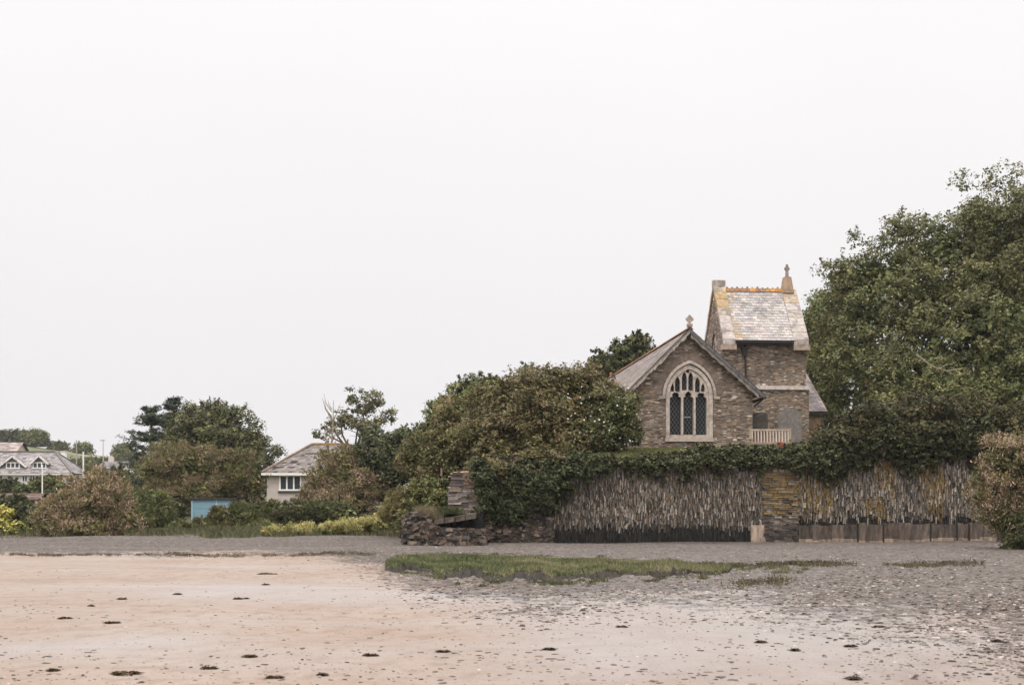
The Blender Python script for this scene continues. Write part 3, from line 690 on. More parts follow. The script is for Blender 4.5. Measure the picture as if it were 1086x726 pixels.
def coping(x0, x1, lich_top, ztop):
    m = MB(); n = 7; zk = zE + .12
    for sgn in (-1, 1):
        yb = TYM + sgn * (TYM - TY0 + .30)
        for k in range(n):
            t0, t1 = k / n, (k + 1) / n - .012
            y0_, y1_ = yb + (TYM - yb) * t0, yb + (TYM - yb) * t1; z0, z1 = zk + (ztop - zk) * t0, zk + (ztop - zk) * t1
            c = jit(lin(164, 155, 147), .14)
            if lich_top and k >= 3: c = mixc(c, LICH, .3 if k in (3, 6) else .75)
            if not lich_top and k >= 5: c = mixc(c, lin(158, 138, 112), .6)
            d = .34; q_ = .012 * (k % 2)
            m.hexa([(x0 - q_, y0_, z0 - d), (x1 + q_, y0_, z0 - d), (x1 + q_, y1_, z1 - d), (x0 - q_, y1_, z1 - d), (x0 - q_, y0_, z0), (x1 + q_, y0_, z0), (x1 + q_, y1_, z1), (x0 - q_, y1_, z1)], c)
        m.box(x0 - .03, x1 + .08, min(yb, yb - sgn * .55) - .02, max(yb, yb - sgn * .55) + .02, zk - .62, zk - .30, lin(150, 134, 122))
    return m
zCL = FP(762, 300, TYM)[1]; zCR = FP(836, 306, TYM)[1]
m = coping(tl - .06, tl + CWL, True, zCL); m.box(tl - .08, tl + CWL + .02, TYM - .2, TYM + .2, zCL - .25, FP(762, 297.5, TYM)[1], lin(160, 148, 138)); m.build('gable_coping', M_COPE, troof, False)
m = coping(tr - CWR, tr + .06, False, zCR); cxm = FP(834.5, 300, TYM)[0]
zp1 = FP(834, 294, TYM)[1]; w0, w1 = .33, .2
m.hexa([(cxm - w0, TYM - .36, zCR - .3), (cxm + w0, TYM - .36, zCR - .3), (cxm + w0, TYM + .36, zCR - .3), (cxm - w0, TYM + .36, zCR - .3), (cxm - w1, TYM - .22, zp1), (cxm + w1, TYM - .22, zp1), (cxm + w1, TYM + .22, zp1), (cxm - w1, TYM + .22, zp1)], lin(148, 126, 104))
m.build('gable_coping', M_COPE, troof, False)
m = MB(); zt = FP(834, 280.5, TYM)[1]; hh = zt - zp1
CRC = lin(132, 122, 114)
m.hexa([(cxm - .09, TYM - .07, zp1), (cxm + .09, TYM - .07, zp1), (cxm + .09, TYM + .07, zp1), (cxm - .09, TYM + .07, zp1), (cxm - .06, TYM - .05, zt), (cxm + .06, TYM - .05, zt), (cxm + .06, TYM + .05, zt), (cxm - .06, TYM + .05, zt)], CRC)
zc = zp1 + hh * .66; m.box(cxm - .15, cxm + .15, TYM - .052, TYM + .052, zc - .06, zc + .06, CRC)
for k in range(12):
    t, t2 = 2 * math.pi * k / 12, 2 * math.pi * (k + 1) / 12
    m.bar((cxm + .125 * math.cos(t), TYM, zc + .125 * math.sin(t)), (cxm + .125 * math.cos(t2), TYM, zc + .125 * math.sin(t2)), .06, .05, CRC)
m.build('gable_cross', M_COPE, troof, False)
m = MB(); IR = lin(34, 34, 36)
m.box(tl + CWL + .06, tr - CWR - .06, EY - .14, EY + .03, zEv - .15, zEv - .03, IR)
m.box(tl + CWL + .0, tr - CWR - .0, EY + .034, TY0 - .004, zEv - .26, zEv - .04, lin(50, 46, 44))
m.build('gutter', M_METAL, church, False)
m = MB(); dx, dz = FP(789, 372, TY0); y_ = TY0 - .12
zq = FP(789, 404, TY0)[1]
m.tube([(dx, y_ - .1, zEv - .12), (dx, y_, dz + .1), (dx + .05, y_, dz - .6), (dx + .06, y_, zq + .6), (dx + .06, y_, zq + .2), (dx - .12, y_ - .02, zq)], [.05] * 6, IR, 8)
dp = m.build('downpipe', M_METAL, church, False)
m = MB(); m.hexa([(dx - .10, y_ - .1, dz - .28), (dx + .10, y_ - .1, dz - .28), (dx + .10, y_ + .1, dz - .28), (dx - .10, y_ + .1, dz - .28), (dx - .2, y_ - .14, dz + .18), (dx + .2, y_ - .14, dz + .18), (dx + .2, y_ + .11, dz + .18), (dx - .2, y_ + .11, dz + .18)], IR)
m.build('rain_hopper', M_METAL, dp, False)
# --- lean-to aisle beside the tower
LY = 8.6; lx1 = FP(878, 436, LY)[0]; lze = FP(870, 436, LY)[1]; lzr = FP(856, 391, 14)[1]
m = MB(); SL3 = [lin(140, 130, 126), lin(128, 120, 118), lin(152, 140, 134), lin(120, 110, 106)]
slates(m, (tr + .07, LY, lze), (lx1, LY, lze), (tr + .07, 13.6, lzr), (lx1, 13.6, lzr), 22, .3, SL3)
slates(m, (tr + .07, 18.6, lze), (lx1, 18.6, lze), (tr + .07, 13.6, lzr), (lx1, 13.6, lzr), 22, .3, SL3)
lr = m.build('lean_to_roof', M_SLATE, church, False)
m = MB(); m.box(tr + .1, lx1 + .05, LY - .1, LY + .03, lze - .16, lze - .04, lin(44, 42, 42)); m.build('gutter', M_METAL, lr, False)
m = MB(); m.box(tr + .14, lx1 - .25, LY + .3, 18.3, -.4, lze - .02, STC)
me = curve_mesh([[(LY + .3, lze - .02), (18.3, lze - .02), (13.6, lzr - .15)]], .4); m.merge_mesh(me, STC, Matrix(((0, 1, 0, lx1 - .5), (1, 0, 0, 0), (0, 0, 1, 0), (0, 0, 0, 1))))
lw = m.build('lean_to_wall', M_RUBBLE, church, False)
m = MB(); xd = tr + .3
while xd < lx1 - .45: m.box(xd, xd + .13, LY + .24, LY + .297, .2, lze - .35, jit(lin(138, 116, 96), .25)); xd += .14
m.build('plank_door', M_WOOD, lw, False)

# ================================================================== sea wall
sw0 = wp(0); seawall = thing('sea_wall', (sw0.x, sw0.y, 0), 'long retaining wall of upright slates with orange lichen, below the churchyard', 'wall')
VG = [lin(118, 110, 100), lin(98, 91, 83), lin(136, 127, 116), lin(82, 76, 69), lin(144, 134, 122), lin(104, 92, 78), lin(78, 71, 65), lin(122, 108, 92), lin(110, 104, 95)]
def noise1(s, z): return math.sin(s * 1.9 + 1.3 * math.sin(s * .7)) * .5 + math.sin(s * 4.7 + z * 2.1) * .3 + math.sin(z * 3.1 + s * 1.1) * .3
S0, SA, SPA, SPB, S1 = ws(545), ws(587), ws(809), ws(846), ws(1052)
def wbox(m, s0, s1, o0, o1, z0, z1, col, tilt=0, j=.0):
    q = []
    for z_, sh in ((z0, -tilt), (z1, tilt)):
        for s_, o_ in ((s0, o1), (s1, o1), (s1, o0), (s0, o0)):
            q.append(wp(s_ + sh + random.uniform(-j, j), o_ + random.uniform(-j, j), z_ + random.uniform(-j, j)))
    m.hexa(q, col)
def seam_top(s): return 4.0
def wall_base(s): return gz(wp(s, .3).x, wp(s, .3).y) - .05
def upright(s0, s1):
    m = MB(); s = s0
    while s < s1:
        wd = random.uniform(.035, .078); z = wall_base(s)
        z -= random.uniform(0, .3)
        while z < 4.0:
            h = random.uniform(.13, .40); zc = z + h / 2
            c = jit(random.choice(VG), .18)
            wet_shade = (1.18 if CX + F * wp(s).x / wp(s).y > 846 else .72) + .16 * noise1(s * 1.3, 0) + random.uniform(-.12, .12)  # dark wet foot; right panel also has overhang shadow painted in above the footing
            if zc < wet_shade: c = mixc(c, lin(30, 29, 27), .92)
            elif zc < wet_shade + .5 and random.random() < .4: c = mixc(c, lin(60, 55, 50), .6)
            px = CX + F * wp(s).x / wp(s).y
            l_ = noise1(s * .8 + 2, zc * .5)
            if px > 845:
                lim = .05 + .35 * max(0, (1000 - px) / 150 - .2) * 0
                band = math.exp(-((px - 868) / 16) ** 2) + .9 * math.exp(-((px - 948) / 26) ** 2) + .6 * math.exp(-((px - 985) / 14) ** 2) + .12
                if zc > 1.0 and l_ + .55 * noise1(s * 2.3 + 5, zc * .9) > .55 - band * .75 and random.random() < .72 * min(1, (zc - .8) / .9): c = mixc(c, mixc(lin(134, 108, 58), lin(112, 94, 60), random.random()), random.uniform(.5, .9))
            elif px > 660 and zc > 1.7 and random.random() < .10 + .12 * l_: c = mixc(c, lin(126, 104, 78), .6)
            if random.random() < .10 and zc > .9: c = mixc(c, lin(184, 174, 162), .5)
            wbox(m, s + .006, s + wd - .006, -.12, random.uniform(-.03, .10), z + .015, min(z + h - .01, 4.05), c, random.uniform(-.018, .018), .009)
            z += h
        s += wd
    return m
def coursed(s0, s1, o=0.05, ztop=4.0, zbot=None, pal=VG, yellow=0, dark=.9):
    m = MB(); z = (wall_base((s0 + s1) / 2) if zbot is None else zbot)
    while z < ztop:
        h = random.uniform(.05, .14); s = s0 + random.uniform(-.08, .03)
        while s < s1 - .04:
            l_ = random.uniform(.18, .6); c = jit(random.choice(pal), .2)
            if yellow and z > 1.25 and random.random() < yellow: c = mixc(c, mixc(lin(138, 112, 62), lin(116, 97, 62), random.random()), random.uniform(.5, .9))
            if z < dark: c = mixc(c, lin(44, 41, 38), .55)
            wbox(m, s + .008, min(s + l_, s1 + random.uniform(-.05, .08)) - .008, -.2, o + random.uniform(-.04, .09), z + .008, z + h - .006, c, 0, .012)
            s += l_
        z += h
    return m
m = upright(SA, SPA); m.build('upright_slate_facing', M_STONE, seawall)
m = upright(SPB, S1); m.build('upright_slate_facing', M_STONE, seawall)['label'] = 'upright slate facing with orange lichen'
m = coursed(SPA, SPB, .06, 4.0, yellow=.7); m.build('coursed_pier', M_STONE, seawall)['label'] = 'flat-coursed pier covered in yellow lichen'
m = coursed(S0, SA, .04, 4.0, pal=VG); m.build('coursed_end', M_STONE, seawall)
m = MB(); wbox(m, ws(512), S1 + 1.5, -.55, -.08, -.3, 3.95, (.02, .018, .016)); m.build('wall_core', M_STONE, seawall)
# concrete footing with dark joints
m = MB(); CC = lin(150, 134, 120); joints = [795, 845, 908, 935, 985, 1013, 1026, 1056]
ztopf = wz(900, 556)
for a_, b_ in zip(joints[:-1], joints[1:]):
    if a_ == 845: pass
    s_ = ws(a_) + .03; se = ws(b_) - .03
    while s_ < se:                                     # cast in short lengths, rough-edged, streaked by rust and weed
        s2 = min(se, s_ + random.uniform(.25, .9)); cc = random.choice([lin(92, 81, 72), lin(84, 74, 66), lin(80, 70, 61), lin(70, 62, 55)]) if a_ >= 845 else random.choice([lin(146, 128, 112), lin(126, 110, 96)])
        zt_ = ztopf + random.uniform(-.05, .05) + (.05 if a_ > 900 else 0); zl_ = wall_base(s_) + .17 + random.uniform(-.05, .08); of = .19 + random.uniform(-.025, .025)
        wbox(m, s_, s2, -.05, of, zl_, zt_, jit(cc, .15)); wbox(m, s_, s2, -.05, of + .015, -.3, zl_ - .003, jit(lin(132, 115, 99), .15)); s_ = s2 + .002
ft = m.build('concrete_footing', M_CONC, seawall)
m = coursed(ws(810), ws(844), .21, ztopf, None, [lin(96, 88, 82), lin(70, 64, 60), lin(112, 100, 92)]); m.build('stone_infill', M_STONE, ft)
m = MB()
for a_ in joints[2:-1]: wbox(m, ws(a_) - .03, ws(a_) + .03, .02, .235, -.2, ztopf + .02, lin(38, 34, 31))
m.build('timber_post', M_WOOD, ft)

# rubble foot and broken end of the wall
RP = [lin(128, 112, 100), lin(92, 84, 78), lin(70, 63, 58), lin(150, 132, 118), lin(110, 92, 78), lin(52, 47, 44), lin(84, 72, 62)]
def boulder(m, c, r, col, sq=(1, .8, .38)):
    rot = Matrix.Rotation(random.uniform(0, 6.28), 3, 'Z') @ Matrix.Rotation(random.uniform(-.35, .35), 3, 'X')
    q = []
    for z_ in (-1, 1):
        for x_, y_ in ((-1, -1), (1, -1), (1, 1), (-1, 1)):
            v = Vector((x_ * sq[0] * random.uniform(.6, 1.05), y_ * sq[1] * random.uniform(.6, 1.05), z_ * sq[2] * random.uniform(.6, 1.05))) * r
            q.append(Vector(c) + rot @ v)
    m.hexa(q, col)
rw = thing('rubble_wall', (wp(ws(530)).x, wp(ws(530)).y, 0), 'low wall of mixed rubble stones under the overhanging ivy', 'wall')
m = MB()
for px in np.arange(492, 580, 1.15):
    s = ws(px); z = -.05
    ht = np.interp(px, [490, 520, 545, 565, 580], [1.5, 1.6, 1.7, 1.3, .4])
    while z < ht:
        r = random.uniform(.07, .2); p = wp(s, .24 - z * .08 + random.uniform(-.08, .08), z + r * .5)
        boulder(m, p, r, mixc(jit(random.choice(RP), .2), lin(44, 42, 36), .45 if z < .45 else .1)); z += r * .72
m.build('rubble_facing', M_STONE, rw)
m = MB(); wbox(m, ws(488), ws(578), -.02, .16, -.3, 1.3, (.025, .022, .02)); m.build('rubble_core', M_STONE, rw)

SY = 65.0
st = P(490, 577, SY); ruin = thing('broken_wall', (st.x, SY, 0), 'broken stub of flat-coursed slate wall left of the ivy, leaning back', 'wall')
m = MB(); z = .2; PUR = [lin(128, 117, 110), lin(104, 95, 90), lin(146, 134, 126), lin(88, 78, 72), lin(122, 104, 90)]
ztop = P(490, 503, SY + .6).z
while z < ztop:
    h = random.uniform(.05, .13); fr = (z - .2) / (ztop - .2)
    x0 = P(np.interp(fr, [0, .45, .75, 1], [473, 474, 475, 480]), 0, SY).x; x1 = P(np.interp(fr, [0, .5, .8, 1], [520, 518, 512, 500]), 0, SY).x; x = x0 + random.uniform(-.04, .04)
    while x < x1:
        l_ = random.uniform(.25, .7); xe = min(x + l_, x1 + random.uniform(-.05, .15)); yj = SY + .25 + random.uniform(-.05, .05)
        m.box(x + .008, xe - .008, yj, SY + 1.1, z + .006, z + h - .006, mixc(jit(random.choice(PUR), .15), lin(140, 104, 78), .5 if (x > P(490, 0, SY).x and random.random() < .5) else 0), .012); x = xe
    z += h
m.build('slate_courses', M_STONE, ruin)
m = MB()
for _ in range(16):
    boulder(m, (P(random.uniform(476, 502), 0, SY).x, SY + random.uniform(.4, .9), ztop + random.uniform(-.1, .12)), random.uniform(.08, .19), jit(lin(150, 128, 110), .2))
m.build('loose_stones', M_STONE, ruin)
so = P(455, 580, 62.5); foot = thing('stone_outcrop', (so.x, 62.5, 0), 'dark rubble outcrop with a shelf slab at the broken end of the wall', 'ruin')
m = MB()
for px in np.arange(431, 512, 1.0):
    ht = np.interp(px, [430, 434, 446, 460, 475, 512], [.9, 1.25, 1.35, .72, .62, .6])
    for dp_ in range(2):
        z = -.05
        while z < ht:
            r = random.uniform(.08, .26); Yb = 62.5 + dp_ * .4 + z * .15 + (1.0 if px < 436 else 0) * .3
            p = P(px, 0, Yb); p.z = z + r * .5; p.y += random.uniform(-.1, .1)
            boulder(m, p, r, mixc(jit(random.choice(RP), .25), lin(40, 38, 33), .5 if z > .3 else .35)); z += r * .76
m.build('outcrop_stones', M_STONE, foot)
m = MB(); m.box(P(432, 0, 63).x, P(512, 0, 63).x, 62.8, 65.1, -.3, .55, (.02, .018, .016)); m.box(P(432, 0, 63).x, P(460, 0, 63).x, 62.9, 65.1, .55, 1.15, (.03, .026, .022)); m.box(P(458, 0, 64).x, P(512, 0, 64).x, 64.4, 65.15, .55, 1.42, (.012, .011, .010)); m.build('outcrop_core', M_STONE, foot)
m = MB(); a_ = P(460, 551, 62.6); b_ = P(505, 544, 63)
for k in range(4):
    t0, t1 = k / 4, (k + 1) / 4 - .01; pa, pb = a_.lerp(b_, t0), a_.lerp(b_, t1); th = .17 + .06 * random.random()
    m.hexa([(pa.x, 62.5 + .1 * random.random(), pa.z - th), (pb.x, 62.5, pb.z - th), (pb.x, 65.2, pb.z - th + .05), (pa.x, 65.2, pa.z - th + .05), (pa.x + .02, 62.52, pa.z), (pb.x, 62.52, pb.z), (pb.x, 65.2, pb.z + .05), (pa.x, 65.2, pa.z + .05)], jit(lin(84, 75, 66), .15))
m.build('shelf_slab', M_STONE, foot)
p = P(468, 512, 69); z0 = gz(p.x, 69)
m = MB(); m.tube([(p.x, 69, z0 - .2), (p.x + .02, 69, P(0, 496, 69).z)], [.06, .055], lin(126, 110, 96), 8)
tag(m.build('fence_post', M_WOOD, None), 'weathered wooden post standing behind the broken slate wall', 'post')

# ================================================================== churchyard objects
def yp_at(px, Y): x = (px - CX) / F * Y; return Vector((x, Y, yardz(x, Y)))
# bench
bY = 70.9; pL, pR = P(791, 0, bY), P(838.5, 0, bY); bz0 = yardz(pL.x, bY); bw_ = pR.x - pL.x
bench = thing('bench', ((pL.x + pR.x) / 2, bY, bz0), 'weathered grey wooden bench with slatted back in front of the gravestones', 'bench')
WG = lin(150, 136, 122); hB = P(0, 454.5, bY).z
x0, x1 = P(796, 0, bY).x, pR.x
m = MB(); m.box(x0, x1, bY + .10, bY + .16, hB - .10, hB, jit(WG, .1)); m.box(x0, x1, bY + .04, bY + .10, bz0 + .50, bz0 + .57, jit(WG, .1)); m.build('back_rail', M_WOOD, bench)
for k in range(13):
    xx = x0 + .10 + (x1 - x0 - .2) * k / 12; m = MB(); m.bar((xx, bY + .07, bz0 + .55), (xx, bY + .13, hB - .09), .075, .025, jit(lin(168, 152, 138), .1), (0, 1, 0)); m.build('back_slat', M_WOOD, bench)
for k in range(5):
    m = MB(); m.box(x0 - .02, x1 + .02, bY - .46 + k * .11, bY - .37 + k * .11, bz0 + .43, bz0 + .46, jit(WG, .12)); m.build('seat_slat', M_WOOD, bench)
for sx_ in (x0, x1):
    m = MB(); m.box(sx_ - .04, sx_ + .04, bY + .09, bY + .17, bz0 - .1, hB + .04, jit(WG, .1)); m.build('leg', M_WOOD, bench)
    m = MB(); m.box(sx_ - .04, sx_ + .04, bY - .46, bY - .38, bz0 - .1, bz0 + .68, jit(WG, .1)); m.build('leg', M_WOOD, bench)
    m = MB(); m.box(sx_ - .05, sx_ + .05, bY - .50, bY + .09, bz0 + .68, bz0 + .72, jit(WG, .1)); m.build('armrest', M_WOOD, bench)
# gravestones
def headstone(name, px, wpx, ytop, Y, col, label, round_top=True, lean=0):
    p = yp_at(px, Y); wd = wpx / F * Y / 2; h = P(0, ytop, Y).z - p.z
    sh = [(-wd, -.3), (wd, -.3), (wd, h - wd * (.9 if round_top else .35))]
    for k in range(1, 12):
        t = math.pi * k / 12
        sh.append((wd * math.cos(t), h - wd * (.9 if round_top else .35) + wd * (.9 if round_top else .35) * math.sin(t)))
    sh.append((-wd, h - wd * (.9 if round_top else .35)))
    m = MB(); q = [(p.x + x + lean * z, p.z + z) for x, z in sh]; m.prism(q, Y, Y + .13, col)
    o = m.build(name, M_COPE); o['label'] = label; o['category'] = 'gravestone'; o['group'] = 'gravestones by the church'
headstone('gravestone', 837, 25, 432, 75.2, lin(110, 104, 100), 'tall round-topped grey gravestone behind the right end of the bench', True, .02)
headstone('gravestone', 805.5, 17.5, 437, 75.0, lin(80, 74, 70), 'dark square-shouldered gravestone behind the left end of the bench', False, 0)
# red posy at the bench foot
p = yp_at(828.5, 70.0); p.z = P(0, 471, 70).z
posy = thing('flower_posy', p, 'small posy of red-orange flowers beneath the bench', 'flowers')
rng = np.random.default_rng(8); c_ = p.x + rng.normal(size=(60, 3)) * 0
cc = np.array(p) + rng.normal(size=(60, 3)) * np.array([.10, .05, .025]) + np.array([0, 0, .05])
V, C = leaves(rng, cc, unit(rng.normal(size=(60, 3))), 3, .02, .07, .06, [(.36, .10, .06), (.32, .12, .06), (.26, .06, .04)]); quads_object('blossom', V, C, M_LEAF, posy)
m = MB(); m.tube([(p.x, p.y, p.z - .25), (p.x, p.y, p.z), (p.x, p.y, p.z + .06)], [.10, .12, .13], lin(150, 84, 58), 10); m.build('flower_pot', M_COPE, posy)

# ================================================================== houses on the left
def house_window(m_par, x0, x1, z0, z1, y, n, fr=.06, name='window'):
    m = MB(); W = lin(230, 228, 224)
    m.box(x0 - fr, x1 + fr, y - .06, y + .02, z0 - fr, z0, W); m.box(x0 - fr, x1 + fr, y - .06, y + .02, z1, z1 + fr, W)
    for k in range(n + 1):
        xx = x0 + (x1 - x0) * k / n; m.box(xx - fr / 2, xx + fr / 2, y - .06, y + .02, z0 + .001, z1 - .001, W)
    o = m.build(name, M_PAINT, m_par)
    m = MB(); m.box(x0, x1, y - .02, y + .012, z0, z1, (0, 0, 0)); m.build('pane', M_GLASS, o); return o
# bungalow
BY = 115.0; bx0, bx1 = P(283, 0, BY).x, P(421, 0, BY).x; zg_ = gz(bx0, BY) - .3; zE_ = P(0, 501, BY).z; zR_ = P(0, 471, BY + 3.6).z
bung = thing('bungalow', ((bx0 + bx1) / 2, BY, zg_), 'small pinkish rendered bungalow with hipped tile roof and white three-pane window', 'house')
m = MB(); WC = lin(184, 172, 163); m.box(bx0, bx1, BY, BY + 7.2, zg_, zE_ - .03, WC); bwall = m.build('wall', M_RENDER, bung)
wz0, wz1 = P(0, 518.5, BY).z, P(0, 505, BY).z
o = house_window(bung, P(297, 0, BY).x, P(319, 0, BY).x, wz0, wz1, BY, 3, .12)
m = MB(); m.box(P(295, 0, BY).x, P(321, 0, BY).x, BY - .14, BY + .02, wz0 - .26, wz0 - .125, lin(74, 68, 66)); m.build('sill', M_PAINT, o)
ov = .35; RT = [lin(116, 108, 101), lin(124, 115, 108), lin(108, 100, 95), lin(132, 122, 114), lin(104, 96, 91)]
def bspk(p, c): return lin(48, 44, 42) if random.random() < .15 else c
e = [(bx0 - ov, BY - ov, zE_), (bx1 + ov, BY - ov, zE_), (bx1 + ov, BY + 7.2 + ov, zE_), (bx0 - ov, BY + 7.2 + ov, zE_)]
ra_, rb_ = (P(331, 0, BY + 3.6).x, BY + 3.6, zR_), (P(370, 0, BY + 3.6).x, BY + 3.6, zR_)
m = MB(); slates(m, e[0], e[1], ra_, rb_, 19, .30, RT, .022, special=bspk); slates(m, e[1], e[2], rb_, rb_, 14, .36, RT, .05); slates(m, e[2], e[3], rb_, ra_, 14, .36, RT, .05); slates(m, e[3], e[0], ra_, ra_, 14, .36, RT, .05)
br = m.build('roof', M_SLATE, bung)
m = MB()
for a_, b_ in ((ra_, rb_), (e[0], ra_), (e[1], rb_)):
    a_, b_ = Vector(a_), Vector(b_); n = int((b_ - a_).length / .42)
    for k in range(n): m.bar(a_.lerp(b_, k / n) + Vector((0, 0, .06)), a_.lerp(b_, (k + .94) / n) + Vector((0, 0, .06)), .26, .12, jit(lin(170, 130, 66) if a_.z == b_.z else lin(134, 116, 104), .15))
m.build('ridge_tiles', M_COPE, br)
m = MB(); m.box(bx0 - ov - .03, bx1 + ov + .03, BY - ov - .08, BY - ov - .005, zE_ - .22, zE_ - .02, lin(226, 220, 214)); m.build('fascia_board', M_PAINT, br)
m = MB(); m.box(bx0 - ov + .01, bx1 + ov - .01, BY - ov + .01, BY + 7.2 + ov - .01, zE_ - .06, zE_ - .02, lin(200, 194, 188)); m.build('soffit', M_PAINT, br)
# dormer house
DY = 170.0; dx0, dx1 = P(-40, 0, DY).x, P(77, 0, DY).x; dz0 = gz(dx1, DY) - .3; dzE = P(0, 501.5, DY).z; DD = 7.4; dzR = P(0, 479, DY + DD / 2).z
dh = thing('dormer_house', ((dx0 + dx1) / 2, DY, dz0), 'white house with a hipped grey roof and two gabled slate-hung dormers', 'house')
m = MB(); WW = lin(224, 220, 214); m.box(dx0 + .5, dx1 - .5, DY + .5, DY + DD - .3, dz0, dzE - .02, WW); m.build('wall', M_RENDER, dh)
GR = [lin(140, 134, 132), lin(126, 121, 120), lin(152, 146, 142), lin(118, 112, 110)]
e = [(dx0, DY, dzE), (dx1, DY, dzE), (dx1, DY + DD, dzE), (dx0, DY + DD, dzE)]; xq = P(59, 0, DY + DD / 2).x
ra_, rb_ = (dx0 + 3, DY + DD / 2, dzR), (xq, DY + DD / 2, dzR)
m = MB(); slates(m, e[0], e[1], ra_, rb_, 16, .45, GR, .04); slates(m, e[1], e[2], rb_, rb_, 16, .45, GR, .04); slates(m, e[2], e[3], rb_, ra_, 16, .45, GR, .04); slates(m, e[3], e[0], ra_, ra_, 16, .45, GR, .04)
dr = m.build('roof', M_SLATE, dh)
m = MB()
for a_, b_ in ((ra_, rb_), (e[1], rb_), (e[2], rb_)): m.bar(Vector(a_) + Vector((0, 0, .05)), Vector(b_) + Vector((0, 0, .05)), .3, .12, lin(104, 98, 96))
m.build('ridge_tiles', M_COPE, dr)
m = MB(); m.box(dx0 + .02, dx1 - .02, DY - .06, DY + .06, dzE - .22, dzE - .03, lin(200, 194, 190)); m.build('gutter', M_PAINT, dr)
p = P(67, 0, DY + 5); m = MB(); m.box(p.x - .26, p.x + .28, DY + 4.8, DY + 5.6, dzR - 2.5, P(0, 481, DY + 5).z + .25, lin(222, 218, 212)); m.box(p.x - .32, p.x + .34, DY + 4.74, DY + 5.66, P(0, 481, DY + 5).z + .25, P(0, 481, DY + 5).z + .36, lin(190, 184, 178)); m.build('chimney', M_RENDER, dr)
for cx_, x0_, x1_, ap, base in ((13.8, 0, 28, 483.5, 494.5), (42, 33, 51.5, 483, 491.5)):
    yD = DY + .9; xa, xb, xc = P(x0_, 0, yD).x, P(x1_, 0, yD).x, P(cx_, 0, yD).x; zt, zb_ = P(0, ap, yD).z, P(0, base, yD).z; zf = P(0, 498.5, yD).z
    m = MB(); m.prism([(xa + .2, zf - .4), (xb - .2, zf - .4), (xb - .2, zb_), (xc, zt - .12), (xa + .2, zb_)], yD, yD + 3.2, lin(112, 108, 108)); dm = m.build('dormer', M_SLATE, dh)
    m = MB(); slates(m, (xa - .1, yD - .25, zb_ - .05), (xa - .1, yD + 3.4, zb_ - .05), (xc, yD - .25, zt), (xc, yD + 3.4, zt), 7, .4, GR, .04); slates(m, (xb + .1, yD - .25, zb_ - .05), (xb + .1, yD + 3.4, zb_ - .05), (xc, yD - .25, zt), (xc, yD + 3.4, zt), 7, .4, GR, .04)
    for sx_ in (xa - .1, xb + .1): m.bar((sx_, yD - .29, zb_ - .08), (xc, yD - .29, zt - .03), .06, .2, lin(214, 208, 202), (0, 0, 1))
    m.build('dormer_roof', M_SLATE, dm)
    house_window(dm, P(cx_ - 6.6, 0, yD).x, P(cx_ + 6.8, 0, yD).x, P(0, 495.5, yD).z, P(0, 490.8, yD).z, yD - .02, 3, .1)
for a_, b_ in ((-6, 3), (24, 29), (32, 37), (60, 64)):
    house_window(dh, P(a_, 0, DY + .5).x, P(b_, 0, DY + .5).x, P(0, 510, DY).z, P(0, 504.5, DY).z, DY + .5, 2, .08)
xw = dx1 - .5; m = MB(); m.box(xw - .02, xw + .03, DY + 2.6, DY + 3.8, P(0, 511, DY).z, P(0, 505, DY).z, (0, 0, 0)); m.build('side_window', M_GLASS, dh)
# neighbouring slate house and the far one
def gable_house(name, px0, px1, ye, yr, yb, Y, D, wallc, pal, label, chim=None):
    x0, x1 = P(px0, 0, Y).x, P(px1, 0, Y).x; z0 = min(gz((x0 + x1) / 2, Y), P(0, yb, Y).z) - .3; zE_, zR_ = P(0, ye, Y).z, P(0, yr, Y + D / 2).z
    h = thing(name, ((x0 + x1) / 2, Y, z0), label, 'house')
    m = MB(); m.box(x0, x1, Y, Y + D, z0, zE_, wallc)
    for xx in (x0, x1 - .3): me = curve_mesh([[(Y, zE_), (Y + D, zE_), (Y + D / 2, zR_ - .05)]], .3); m.merge_mesh(me, wallc, Matrix(((0, 1, 0, xx + .15), (1, 0, 0, 0), (0, 0, 1, 0), (0, 0, 0, 1))))
    m.build('wall', M_RENDER, h)
    m = MB(); slates(m, (x0 - .3, Y - .3, zE_), (x1 + .3, Y - .3, zE_), (x0 - .3, Y + D / 2, zR_), (x1 + .3, Y + D / 2, zR_), 12, .6, pal, .05)
    slates(m, (x0 - .3, Y + D + .3, zE_), (x1 + .3, Y + D + .3, zE_), (x0 - .3, Y + D / 2, zR_), (x1 + .3, Y + D / 2, zR_), 12, .6, pal, .05); r = m.build('roof', M_SLATE, h)
    if chim:
        p = P(chim, 0, Y + D / 2); m = MB(); m.box(p.x - .35, p.x + .35, Y + D / 2 - .3, Y + D / 2 + .3, zR_ - .6, zR_ + .75, lin(190, 180, 172)); m.build('chimney', M_RENDER, r)
    nw = max(1, int((x1 - x0) / 4))
    for k in range(nw):
        xc = x0 + (x1 - x0) * (k + .5) / nw; house_window(h, xc - .6, xc + .6, zE_ - 1.6, zE_ - .5, Y, 2, .1)
    return h
gable_house('slate_house', -30, 10.5, 487, 469, 506, 186, 9, lin(170, 156, 146), [lin(142, 130, 124), lin(126, 116, 112), lin(156, 142, 134)], 'tall grey-roofed house half out of the picture, left of the dormer house')
gable_house('far_cottage', 104, 129, 497, 489, 512, 215, 8, lin(205, 200, 195), [lin(120, 114, 112), lin(134, 128, 126)], 'distant low grey-roofed cottage between the tan bush and the conifer', 118)
gable_house('hill_cottage', 52, 62, 474, 470, 478, 470, 8, lin(196, 188, 178), [lin(150, 136, 126), lin(164, 148, 138)], 'pale cottage on the hill skyline among dark trees', None)
